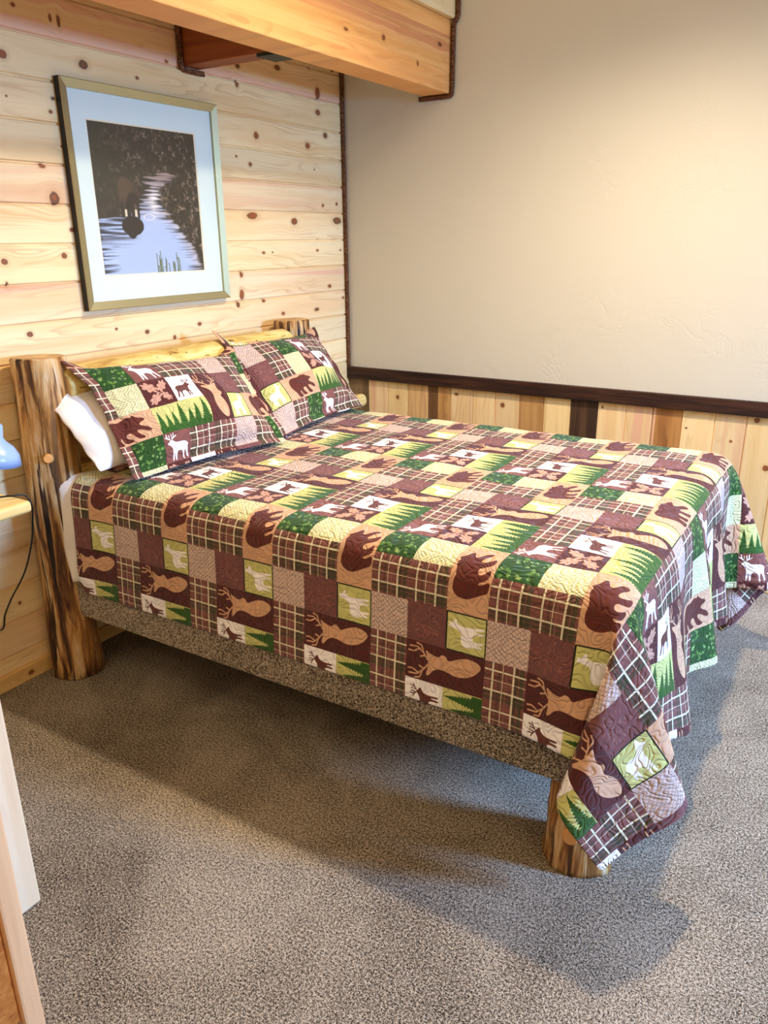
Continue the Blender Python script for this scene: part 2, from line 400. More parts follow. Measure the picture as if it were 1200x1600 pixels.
KN = [(-1.759, 2.316, 0.0055, 0.0116), (-1.897, 2.327, 0.0082, 0.0064), (-1.726, 2.312, 0.0068, 0.0184), (-1.964, 2.175, 0.0161, 0.0128), (-1.643, 2.193, 0.0194, 0.0141), (-1.396, 2.185, 0.0082, 0.0057), (-1.234, 2.266, 0.0089, 0.0059), (-1.791, 2.066, 0.0079, 0.006), (-1.808, 2.023, 0.0078, 0.006), (-1.874, 1.846, 0.0133, 0.0071), (-1.783, 1.915, 0.0046, 0.0036), (-0.809, 2.314, 0.0145, 0.0086), (-0.821, 2.243, 0.0109, 0.0129), (-0.53, 2.349, 0.0204, 0.0113), (-0.217, 2.282, 0.0187, 0.0245), (-0.22, 2.196, 0.0188, 0.0124), (-0.711, 2.046, 0.0156, 0.0138), (-0.162, 2.096, 0.017, 0.0127), (-0.317, 2.035, 0.0184, 0.0125), (-0.857, 1.949, 0.0073, 0.0045), (-0.764, 1.921, 0.0115, 0.0093), (-0.268, 1.928, 0.0061, 0.0033), (-0.279, 2.383, 0.009, 0.0048), (-0.082, 2.404, 0.0146, 0.0074), (-0.203, 1.759, 0.0098, 0.008), (-0.076, 1.77, 0.0103, 0.0082), (-0.773, 1.7, 0.0353, 0.0143), (-0.453, 1.678, 0.0224, 0.0154), (-0.077, 1.685, 0.0365, 0.0166), (-0.706, 1.534, 0.0102, 0.0062), (-0.638, 1.535, 0.0063, 0.0038), (-0.266, 1.537, 0.0098, 0.0054), (-0.052, 1.534, 0.0079, 0.0043), (-0.877, 1.44, 0.0114, 0.0122), (-0.883, 1.349, 0.0153, 0.0222), (-0.166, 1.35, 0.0155, 0.0086), (-0.914, 1.306, 0.0114, 0.0123), (-0.727, 1.311, 0.0123, 0.0076), (-0.58, 1.238, 0.0132, 0.008), (-0.292, 1.236, 0.0198, 0.0085), (-0.039, 1.281, 0.0108, 0.0059), (-1.842, 1.742, 0.0206, 0.0218), (-1.787, 1.636, 0.0095, 0.0075), (-2.077, 1.533, 0.0122, 0.0097), (-1.834, 1.547, 0.0117, 0.0094), (-2.081, 1.46, 0.0051, 0.0071), (-2.024, 1.284, 0.0119, 0.0093), (-1.483, 1.238, 0.0116, 0.0088), (-1.639, 1.265, 0.0067, 0.0052), (-1.177, 1.242, 0.0118, 0.0082), (-1.333, 1.2, 0.0094, 0.0091), (-2.244, 0.314, 0.0064, 0.0063), (-1.972, 2.052, 0.0041, 0.0033), (-0.907, 2.379, 0.0172, 0.0062)]
PINEWALL = pine('knotty_pine_boards', 1, 2, KN, .13335, 2.387-.13335*20)
PALEPINE = pine('pale_pine', 2, 1, (), .2, 0, (240, 218, 178), (232, 204, 158), (200, 158, 112), contrast=.7)
TABLEPINE = pine('honey_pine', 2, 1, (), .4, 0, (232, 184, 122), (214, 160, 96), (170, 108, 54), contrast=.7)
TOPPINE = pine('yellow_pine_slab', 1, 0, (), .4, 0, (246, 218, 156), (238, 204, 134), (204, 156, 92), contrast=.6)
BASEPINE_L = pine('baseboard_pine', 1, 2, ((-2.26, .03, .012, .009),), 1., -.3, (232, 194, 132), (220, 178, 112), (180, 124, 70), contrast=.6)
BASEPINE_B = pine('baseboard_pine_back', 0, 2, ((2.27, .035, .012, .008),), 1., -.3, (236, 206, 150), (226, 190, 130), (180, 124, 70), contrast=.6)
BEAM = pine('orange_glulam_fir', 1, 2, ((-.62, 2.38, .012, .01), (-.33, 2.33, .008, .01), (-.12, 2.44, .02, .009), (-.9, 2.36, .014, .006), (-1.2, 2.47, .02, .008)), .048, 2.25, (240, 178, 104), (228, 158, 84), (190, 110, 48), pink=(220, 146, 84), contrast=.9, seed=4)
LOFTPINE = pine('loft_pine', 1, 2, (), .1333, 2.56, (246, 220, 164), (240, 208, 146), (206, 156, 96), contrast=.6, seed=2)
def stained(name, a, b, c, sc=1., rough=.55):
    n = NT(name, rough, .3); co = n.coord(); P = n.mul3(co, (3*sc, 40*sc, 40*sc))
    f = n.noise(P, 1., 4, .6, .4); n.col(n.ramp(f, [(.3, a), (.5, b), (.72, c)])); n.bump(f, .3, .004); return n.m
RAILTRIM = stained('dark_stained_wood', (26, 14, 10), (52, 30, 20), (78, 48, 32))
JOIST = stained('shade_tinted_joist_wood', (120, 62, 30), (150, 80, 38), (170, 100, 52))  # red-brown is partly the shade on its side, mixed into the wood colour
ROPE = stained('brown_jute', (58, 32, 18), (96, 60, 34), (150, 106, 62), 4, .9)
def bark():
    n = NT('hand_peeled_log', .55, .35); co = n.coord(); X = n.sep(co)
    P = n.comb(n.math('MULTIPLY', X[0], 26.), n.math('MULTIPLY', X[1], 26.), n.math('MULTIPLY', X[2], 3.2))
    f = n.noise(P, 1., 4, .62, .5); g = n.noise(n.comb(n.math('MULTIPLY', X[0], 40.), n.math('MULTIPLY', X[1], 40.), n.math('MULTIPLY', X[2], 2.)), 1., 3, .6, .3)
    h = n.noise(co, 3.2, 2)
    c = n.ramp(f, [(.32, (40, 22, 14)), (.42, (104, 66, 32)), (.48, (164, 118, 62)), (.57, (200, 166, 112)), (.68, (216, 204, 176))])
    c = n.mix(n.step(g, .53, .59), c, (58, 34, 20)); c = n.mix(n.math('MULTIPLY', n.step(g, .60, .64), .95), c, (16, 12, 12))
    c = n.mix(n.math('MULTIPLY', n.step(h, .45, .62), .4), c, (182, 126, 58), 'MIX'); n.col(c)
    n.bump(n.math('ADD', f, n.math('MULTIPLY', g, -.6)), .6, .012); return n.m
LOG = bark()
def toplog():
    n = NT('pale_peeled_log', .5, .35); co = n.coord(); X = n.sep(co)
    P = n.comb(n.math('MULTIPLY', X[0], 22.), n.math('MULTIPLY', X[1], 5.), n.math('MULTIPLY', X[2], 22.))
    f = n.noise(P, 1., 4, .6, .6); g = n.noise(n.comb(n.math('MULTIPLY', X[0], 30.), n.math('MULTIPLY', X[1], 12.), n.math('MULTIPLY', X[2], 60.)), 1., 3, .6, .5)
    c = n.ramp(f, [(.32, (168, 128, 58)), (.5, (214, 184, 104)), (.68, (234, 212, 146))])
    c = n.mix(n.step(g, .62, .70), c, (104, 76, 36)); n.col(c); n.bump(f, .35, .008); return n.m
TOPLOG = toplog()
def endgrain():
    n = NT('log_end_grain', .7, .2); co = n.coord(); f = n.noise(co, 14, 3, .5, .4)
    n.col(n.ramp(f, [(.35, (176, 138, 92)), (.65, (214, 184, 138))])); n.bump(f, .2, .003); return n.m
ENDG = endgrain()
KNOTC = flat('knot_stub', (222, 164, 96), .6)
GOLD = NT('brushed_champagne_metal', .38, .5); GOLD.col((176, 166, 122)); GOLD.b.inputs['Metallic'].default_value = .75
_f = GOLD.noise(GOLD.mul3(GOLD.coord(), (300, 20, 20)), 1., 2); GOLD.bump(_f, .06, .001); GOLD = GOLD.m
BLACK = flat('black_frame_side', (14, 11, 10), .5)
BRACKET = flat('dark_green_metal_hanger', (44, 50, 34), .6, .2)
BLACKRUB = flat('black_cable_rubber', (12, 12, 13), .4)
BLUE = flat('pale_blue_enamel', (150, 180, 226), .28, 0, .6)
MAT_ = flat('pale_mint_mat_board', (216, 232, 222), .9, 0, .1)
BEVEL = flat('cream_mat_bevel', (232, 224, 190), .8)
MATTR = cloth_mat('mattress_ticking', (206, 198, 186), 6)
def glass():
    n = NT('thin_glass'); t = n.t; t.nodes.remove(n.b)
    tr = n.n('ShaderNodeBsdfTransparent'); gl = n.n('ShaderNodeBsdfGlossy'); gl.inputs['Roughness'].default_value = .02
    lw = n.n('ShaderNodeLayerWeight'); lw.inputs[0].default_value = .5; fr = n.n('ShaderNodeMath', operation='MULTIPLY_ADD'); t.links.new(n.math('POWER', lw.outputs['Facing'], 4.), fr.inputs[0]); fr.inputs[1].default_value = .155; fr.inputs[2].default_value = .03; mx = n.n('ShaderNodeMixShader')
    t.links.new(fr.outputs[0], mx.inputs[0]); t.links.new(tr.outputs[0], mx.inputs[1]); t.links.new(gl.outputs[0], mx.inputs[2]); t.links.new(mx.outputs[0], n.out.inputs[0]); return n.m
GLASS = glass()

# ---------------------------------------------------------------- room shell
RX, RY, RZ = 5.2, -6.2, 3.9
struct(box('floor', -.2, RX+.2, RY-.2, .2, -.15, 0, CARPET))
# headboard wall: horizontal boards with V grooves
d = .13335; prof = []
z = 2.387-.13335*17-.0; zs = []
k0 = z
while k0 < RZ+.1: zs.append(k0); k0 += d
V = []; F = []; P = []
zb = [q for q in zs]
g = .006; dp = .008
P.append((0, -.02))
for q in zb:
    if q <= .08: continue
    P += [(0, q-g), (-dp, q-.002), (-dp, q+.002), (0, q+g)]
P.append((0, RZ))
for x, zz in P: V += [(x, RY, zz), (x, 0, zz)]
for i in range(len(P)-1): F.append((2*i, 2*i+1, 2*i+3, 2*i+2))
n0 = len(V); V += [(-.12, RY, -.02), (-.12, 0, -.02), (-.12, RY, RZ), (-.12, 0, RZ)]
F += [(n0, n0+2, n0+3, n0+1), (0, n0, n0+1, 1), (2*len(P)-2, 2*len(P)-1, n0+3, n0+2)]
struct(meshobj('wall_left', V, F, PINEWALL))
# plaster wall and, below the chair rail, upright boards of mixed tone
struct(box('wall_back', -.12, RX+.2, 0, .15, .86, RZ, PLASTER))
WB = [(-.01, .135, 'gs'), (.135, .267, 'l'), (.267, .397, 'l'), (.397, .527, 'm'), (.527, .586, 'dk'), (.586, .666, 't'), (.666, .80, 'l'), (.80, .93, 'l'), (.93, 1.066, 'l'), (1.066, 1.198, 't'),
      (1.198, 1.339, 'l'), (1.339, 1.477, 'vd'), (1.477, 1.614, 'l'), (1.614, 1.741, 'l'), (1.741, 1.877, 'br'), (1.877, 2.021, 'l'), (2.021, 2.155, 'l'), (2.155, 2.29, 'l')]
x = 2.29; k = 0
while x < RX: WB.append((x, min(x+.135, RX), 'lltlml'[k % 6])); x += .135; k += 1
KB = ((.972, .757, .012, .012), (1.115, .815, .018, .012), (2.196, .808, .011, .011), (2.26, .594, .012, .013), (1.86, .78, .008, .007), (1.50, .80, .005, .006), (1.9, .74, .006, .004), (2.10, .70, .006, .006), (.70, .79, .01, .008), (2.31, .72, .01, .01), (.33, .74, .009, .012))
def upboards(name, a, b, c, con=1., kn=KB, seed=0.):
    return pine(name, 2, 0, tuple((kz, kx, rz, rx) for kx, kz, rx, rz in kn), .1353, -.003, a, b, c, contrast=con, seed=seed)
WM = {'l': upboards('upright_pine', (240, 212, 156), (232, 198, 138), (196, 146, 88)), 'm': upboards('upright_pine_warm', (226, 188, 126), (208, 164, 100), (160, 108, 60), 1.2, ()),
      't': upboards('upright_pine_tan', (206, 162, 104), (186, 138, 82), (136, 90, 48), 1.3, ()), 'br': upboards('upright_pine_brown', (186, 134, 76), (158, 106, 58), (104, 64, 34), 1.5, ()),
      'dk': upboards('upright_board_umber', (116, 82, 50), (92, 62, 38), (52, 34, 22), 1.4, ()), 'gs': upboards('upright_board_grey', (140, 112, 76), (112, 88, 58), (64, 48, 34), 1.5, ()),
      'vd': upboards('upright_board_black_brown', (92, 66, 46), (62, 44, 32), (32, 22, 18), 1.5, ())}
V = []; F = []; idx = []; keys = list(WM)
for a, b, kk in WB:
    n0 = len(V)
    for xx, yy in ((a, .006), (a+.003, 0), (b-.003, 0), (b, .006)): V += [(xx, yy, -.02), (xx, yy, .86)]
    for i in range(3): F.append((n0+2*i, n0+2*i+1, n0+2*i+3, n0+2*i+2)); idx.append(keys.index(kk))
struct(meshobj('wall_back_wainscot', V, F, mats=[WM[k] for k in keys], idx=idx))
for o in [C.objects['wall_back_wainscot']]: o.name = 'trim_3'
struct(box('trim_1', -.0, RX, -.022, .0, .826, .894, RAILTRIM, bev=.003))
struct(box('baseboard_left', 0, .018, RY, 0, 0, .062, BASEPINE_L, bev=.004))
struct(box('baseboard_back', .018, RX, -.018, 0, 0, .066, BASEPINE_B, bev=.004))
CRM = flat('painted_wall', (214, 202, 182), .8); CEILM = flat('ceiling_paint', (226, 218, 204), .85)
struct(box('wall_front', -.12, RX+.2, RY-.15, RY, 0, RZ, CRM))
struct(box('ceiling', -.12, RX+.2, RY-.15, .15, RZ, RZ+.15, CEILM))
# window wall, off to the right of the picture
WY0, WY1, WZ0, WZ1 = -2.9, -.3, .12, 2.15
bm = bmesh.new()
addbox(bm, RX, RX+.15, RY-.15, WY0, 0, RZ); addbox(bm, RX, RX+.15, WY1, .15, 0, RZ)
addbox(bm, RX, RX+.15, WY0, WY1, 0, WZ0); addbox(bm, RX, RX+.15, WY0, WY1, WZ1, RZ)
struct(bmobj('wall_right', bm, CRM))
win = bpy.data.objects.new('window_1', None); C.objects.link(win); struct(win)
bm = bmesh.new()
for a in ((WY0, WY0+.06, WZ0, WZ1), (WY1-.06, WY1, WZ0, WZ1), (WY0+.06, WY1-.06, WZ0, WZ0+.06), (WY0+.06, WY1-.06, WZ1-.06, WZ1), ((WY0+WY1)/2-.03, (WY0+WY1)/2+.03, WZ0+.06, WZ1-.06)):
    addbox(bm, RX+.03, RX+.09, a[0], a[1], a[2], a[3])
bmobj('window_frame', bm, CRM, win)
box('window_pane', RX+.055, RX+.06, WY0+.06, WY1-.06, WZ0+.06, WZ1-.06, GLASS, win)

# ---------------------------------------------------------------- beam, loft edge, joist, rope
bm = bmesh.new(); addbox(bm, .488, .638, RY, -.001, 2.25, 2.56, .004)
o = bmobj('loft_beam', bm, BEAM); tag(o, 'thick orange laminated timber beam running overhead into the plaster wall', 'beam')
box('loft_skirt_board', .60, .662, RY, -.001, 2.561, RZ-.001, LOFTPINE, bev=.003)
tag(C.objects['loft_skirt_board'], 'pale pine board cladding above the orange beam at the top edge', 'board')
j = thing('ceiling_joist', (.2, -1.1, 2.26), 'short red-brown joist from the pine wall to the back of the beam', 'joist')
adopt(box('joist', .0, .487, -1.154, -1.052, 2.262, 2.60, JOIST, bev=.003), j).name = 'timber'
adopt(box('hanger', .40, .487, -1.160, -1.046, 2.2495, 2.2615, BRACKET, bev=.001), j)['label'] = 'dark metal hanger bracket'
rope('rope_trim', [(.012, -.014, .90), (.012, -.014, 1.6), (.012, -.014, 2.60)], .011, ROPE, 'thin brown rope running up the corner between pine and plaster walls')
rope('rope_trim', [(.47, -.012, 2.238), (.60, -.012, 2.238), (.648, -.012, 2.240), (.652, -.012, 2.30), (.654, -.012, 2.54), (.676, -.012, 2.57), (.678, -.012, 2.9), (.678, -.012, RZ-.02)], .0115, ROPE, 'brown twisted rope outlining the end of the orange beam at the plaster wall')
rope('rope_trim', [(.012, -1.167, 2.60), (.012, -1.167, 2.252), (.012, -1.14, 2.247), (.012, -1.04, 2.247)], .011, ROPE, 'brown twisted rope edging the red-brown joist where it meets the pine wall')
struct(box('trim_2', 0, .60, RY, 0, 2.601, 2.64, LOFTPINE))

# ---------------------------------------------------------------- framed picture
def picture():
    N = 300; r = np.random.default_rng(11)
    def vn(fx, fy, seed):
        rr = np.random.default_rng(seed); g = rr.random((fy+2, fx+2)); y, x = np.mgrid[0:N, 0:N]; X = x/N*fx; Y = y/N*fy
        xi = X.astype(int); yi = Y.astype(int); fx_ = X-xi; fy_ = Y-yi; fx_ = fx_*fx_*(3-2*fx_); fy_ = fy_*fy_*(3-2*fy_)
        return (g[yi, xi]*(1-fx_)+g[yi, xi+1]*fx_)*(1-fy_)+(g[yi+1, xi]*(1-fx_)+g[yi+1, xi+1]*fx_)*fy_
    yy, xx = np.mgrid[0:N, 0:N]; s = xx/N; t = yy/N          # t: 0 = top
    nz = vn(30, 30, 1)*.4+vn(80, 80, 2)*.35+vn(150, 150, 3)*.25
    img = np.zeros((N, N, 3)); img[:] = (44, 38, 28)
    img += (np.clip(nz-.52, 0, 1)*330*np.clip(.25+s*1.1, 0, 1))[..., None]*np.array((1, .9, .8))
    img[..., 1] += np.clip(.5-s, 0, 1)*10*(t < .5)
    lb = np.interp(t, [0, .30, .34, .42, .55, .60, .62, 1], [.9, .62, .48, .47, .40, .22, 0, 0]); rb = np.interp(t, [0, .28, .32, .40, .50, .58, .70, .85, 1], [0, .62, .80, .58, .60, .66, .80, .92, .97])
    wav = (vn(6, 90, 5)-.5)*.22*np.clip(1.1-t, .2, 1)
    e = np.minimum(s-lb+wav, rb+wav*.8-s); m = np.clip(e/.035+.5, 0, 1)*(t > .29)
    rip = np.clip((vn(5, 120, 7)-.42)*3*np.clip(1-np.abs(e)/.16, 0, 1)+.05, 0, 1); rip = np.maximum(rip, np.clip((vn(4, 110, 9)-.25)*2.2, 0, 1)*np.clip((.42-s)/.2, 0, 1)*np.clip((.82-t)/.12, 0, 1)*(t > .57))
    sky = np.zeros((N, N, 3)); sky[:] = (176, 196, 226); k = np.clip((.62-t)/.3, 0, 1)[..., None]; sky = sky*(1-k)+np.array((150, 132, 124))*k
    hot = np.exp(-(((s-.53)/.06)**2+((t-.5)/.08)**2))[..., None]; sky = sky*(1-hot)+np.array((255, 250, 246))*hot
    warm = np.clip(1-np.abs(rb-s)/.12, 0, 1)[..., None]*(t > .55)[..., None]; sky = sky*(1-warm*.45)+np.array((206, 168, 140))*warm*.45
    sky *= (1-.75*rip)[..., None]; mm = m[..., None]; img = img*(1-mm)+sky*mm
    def ell(cx, cy, a, b, c):
        q = ((s-cx)/a)**2+((t-cy)/b)**2 < 1; img[q] = c
    dk = (30, 24, 20)
    ell(.30, .46, .095, .10, (64, 52, 40)); ell(.27, .41, .06, .07, (74, 60, 44)); ell(.335, .50, .055, .06, (40, 32, 26)); ell(.34, .545, .03, .03, (84, 70, 54))
    for a, w in ((.235, .011), (.285, .02), (.325, .014), (.375, .011)): img[(np.abs(s-a) < w) & (t > .5) & (t < .61)] = dk
    img[(np.abs(s-.262) < .009) & (t > .55) & (t < .60)] = (214, 206, 170); img[(np.abs(s-.352) < .009) & (t > .55) & (t < .60)] = (214, 206, 170)
    ell(.31, .66, .10, .065, dk); ell(.30, .71, .04, .035, dk)
    img[(np.abs(np.hypot((s-.47)*1., (t-.6)*2.6)-.05) < .005)] = (236, 226, 214)
    for k in range(22):
        a = .50+.26*r.random(); h = .05+.12*r.random(); ln = np.abs(s-(a+(1-t)*.15*(r.random()-.5))) < .0035; img[ln & (t > 1-h)] = (96, 104, 70)
    img[:, -2:] = dk
    return np.clip(img[::-1]/255, 0, 1)
PIC = to_image('moose_river_print', picture())
n = NT('photo_print', .35, .4); t_ = n.n('ShaderNodeTexImage'); t_.image = PIC; n.put(t_.inputs[0], n.coord('UV')); n.col(t_.outputs[0]); PRINT = n.m
pf = thing('framed_picture', (.0, -1.387, 1.34), 'champagne-framed photograph of a moose wading in a river on the pine wall', 'picture')
Y0, Y1, Z0, Z1 = -1.781, -.996, 1.345, 2.138
def ringprof(y0, y1, z0, z1, prof):
    V = []; F = []; n = len(prof)
    for (sy, sz, cy, cz) in ((1, 1, y0, z0), (-1, 1, y1, z0), (-1, -1, y1, z1), (1, -1, y0, z1)):
        for i_, x in prof: V.append((x, cy+sy*i_, cz+sz*i_))
    for k in range(4):
        for i in range(n-1): F.append((k*n+i, ((k+1) % 4)*n+i, ((k+1) % 4)*n+i+1, k*n+i+1))
    return V, F
V, F = ringprof(Y0, Y1, Z0, Z1, [(.008, .002), (0, .004), (0, .030), (.003, .034), (.031, .026), (.031, .012), (.008, .002)])
fr = meshobj('frame', V, F, mats=[GOLD, BLACK], idx=[1 if (i % 6) in (0, 1, 5) else 0 for i in range(24)]); adopt(fr, pf)
# mat board with window opening
a, b, c, e = -1.675, -1.126, 1.466, 2.0165
V, F = ringprof(Y0+.028, Y1-.028, Z0+.028, Z1-.028, [(0, .012), (0, .014), (.0, .014)])
bm = bmesh.new()
for q in ((Y0+.029, Y1-.029, Z0+.029, c), (Y0+.029, Y1-.029, e, Z1-.029), (Y0+.029, a, c, e), (b, Y1-.029, c, e)): addbox(bm, .011, .0145, *q)
adopt(bmobj('mat_board', bm, MAT_), pf)
V, F = ringprof(a, b, c, e, [(-.001, .0146), (.005, .0115), (.0052, .0112)])
adopt(meshobj('mat_bevel', V, F, BEVEL), pf)['label'] = 'cream bevelled edge of the mat opening'
pr = meshobj('photo', [(.0105, a-.004, c-.004), (.0105, b+.004, c-.004), (.0105, b+.004, e+.004), (.0105, a-.004, e+.004), (.009, a-.004, c-.004), (.009, b+.004, c-.004), (.009, b+.004, e+.004), (.009, a-.004, e+.004)],
             [(0, 1, 2, 3), (7, 6, 5, 4), (0, 4, 5, 1), (1, 5, 6, 2), (2, 6, 7, 3), (3, 7, 4, 0)], PRINT)
uvl = pr.data.uv_layers.new(name='UV')
for i_, uvc in enumerate([(0, 0), (1, 0), (1, 1), (0, 1)]): uvl.data[i_].uv = uvc
adopt(pr, pf)['label'] = 'dark photograph of a moose standing in a bright river'
adopt(box('glass', .0185, .0205, Y0+.0305, Y1-.0305, Z0+.0305, Z1-.0305, GLASS), pf)

# ---------------------------------------------------------------- log bed
bed = thing('log_bed', (1.15, -1.37, 0), 'rustic peeled-log bed with carpet-covered side rail', 'bed')
def log(name, pts, rad, seed, mat=LOG, lump=.05, seg=36):
    n = 26; P = [Vector(p) for p in pts]; Q = []; Rr = []
    for i in range(n):
        t = i/(n-1)*(len(P)-1); k = min(int(t), len(P)-2); f = t-k
        Q.append(P[k].lerp(P[k+1], f)); Rr.append(rad[k]*(1-f)+rad[k+1]*f)
    # slightly eased ends
    Q = [Q[0]]+[Q[0].lerp(Q[1], .12)]+Q[1:-1]+[Q[-1].lerp(Q[-2], .12)]+[Q[-1]]; Rr = [Rr[0]*.94, Rr[0]]+Rr[1:-1]+[Rr[-1], Rr[-1]*.94]
    V, F = tube(Q, Rr, seg, lump, seed)
    idx = [0]*(len(F)-2)+[1, 1]
    o = meshobj(name, V, F, mats=[mat, ENDG], idx=idx)
    o.data.polygons.foreach_set('use_smooth', [True]*(len(F)-2)+[False]*2); return o
p1 = adopt(log('headboard_post', [(.115, -2.115, 0), (.112, -2.11, .3), (.13, -2.105, .8), (.125, -2.092, 1.222)], [.094, .088, .092, .092], 1), bed)
kb = tube([(.20, -2.165, .885), (.214, -2.178, .888)], [.018, .013], 12)
st_ = meshobj('knot', kb[0], kb[1], KNOTC, smooth=False)
st_.parent = p1; st_['label'] = 'orange sawn knot on the post'
adopt(log('headboard_post', [(.12, -.66, 0), (.12, -.665, .6), (.12, -.67, 1.222)], [.09, .088, .086], 2), bed)
fp = adopt(log('foot_post', [(2.113, -2.062, 0), (2.115, -2.062, .2), (2.11, -2.04, .43)], [.094, .084, .080], 3), bed)
kb = tube([(2.115, -2.142, .125), (2.118, -2.160, .125)], [.024, .018], 12)
st_ = meshobj('knot', kb[0], kb[1], KNOTC); st_.parent = fp; st_['label'] = 'pale sawn knot on the foot post'
adopt(log('foot_post', [(2.11, -.66, 0), (2.11, -.66, .43)], [.09, .082], 4), bed)
adopt(log('headboard_log', [(.165, -2.06, 1.112), (.175, -1.4, 1.115), (.170, -.80, 1.118)], [.072, .076, .074], 5, TOPLOG, .03), bed)['label'] = 'pale yellow peeled top log of the headboard'
adopt(log('headboard_log', [(.14, -2.05, .76), (.14, -1.4, .76), (.15, -.80, .75), (.185, -.15, .737)], [.052, .054, .050, .036], 6, TOPLOG, .03), bed)
adopt(log('headboard_log', [(.13, -2.05, .47), (.13, -1.4, .47), (.13, -.70, .47)], [.06, .062, .06], 7, LOG, .03), bed)
adopt(box('side_rail', .17, 2.16, -2.132, -2.095, .262, .425, RAILC, bev=.008, seg=3), bed)['label'] = 'side rail wrapped in grey-brown carpet'
adopt(box('side_rail', .17, 2.16, -.615, -.580, .262, .425, RAILC, bev=.008, seg=3), bed)
adopt(box('foot_rail', 2.115, 2.155, -2.09, -.62, .262, .425, RAILC, bev=.008, seg=3), bed)
adopt(box('platform', .17, 2.115, -2.094, -.616, .30, .42, flat('platform_board', (60, 44, 32), .8), bev=.002), bed)
m_ = box('mattress', .225, 2.185, -2.095, -.605, .427, .788, MATTR, bev=.05, seg=6); tag(m_, 'thick mattress on the log bed, hidden under sheet and quilt', 'mattress')

# white sheet showing at the head end
def sheet():
    V = []; F = []; NI, NJ = 40, 60; zt = .795
    prof = []                                  # arc from bed centre out over the near edge and down
    r = .05; y = -1.55
    L1 = .50; L2 = r*PI/2; L3 = .335
    for j in range(NJ):
        s = (L1+L2+L3)*j/(NJ-1)
        if s < L1: prof.append((-1.55-s, zt, 0))
        elif s < L1+L2: a = (s-L1)/r; prof.append((-1.55-L1-r*math.sin(a), zt-r*(1-math.cos(a)), .2))
        else: prof.append((-1.55-L1-r, zt-r-(s-L1-L2), (s-L1-L2)/L3))
    for i in range(NI):
        t = i/(NI-1)
        for j, (y, z, h) in enumerate(prof):
            x0 = .207-.012*math.sin(PI*min(max(h, 0), 1)); x = x0+(.52-x0)*t
            w = .006*math.sin(t*26+h*4+1)*h+.004*math.sin(t*60+h*9)*h
            out = max(0, 1-(x-.205)/.075); side = min(1, max(0, (-1.98-y)/.1)); V.append((x, y-.004+w*.5*out-.045*out**.8*side, z+.018*out*side*(h < .3)+.0015*math.sin(x*40+y*9)+.004*math.sin(9*t)*(h > .98)))
    for i in range(NI-1):
        for j in range(NJ-1): F.append((i*NJ+j, i*NJ+j+1, (i+1)*NJ+j+1, (i+1)*NJ+j))
    o = meshobj('bed_sheet', V, F, WHITE, smooth=True)
    m = o.modifiers.new('s', 'SOLIDIFY'); m.thickness = .002; m.offset = 1
    return tag(o, 'white sheet hanging out past the quilt beside the near headboard post', 'sheet')
sheet()

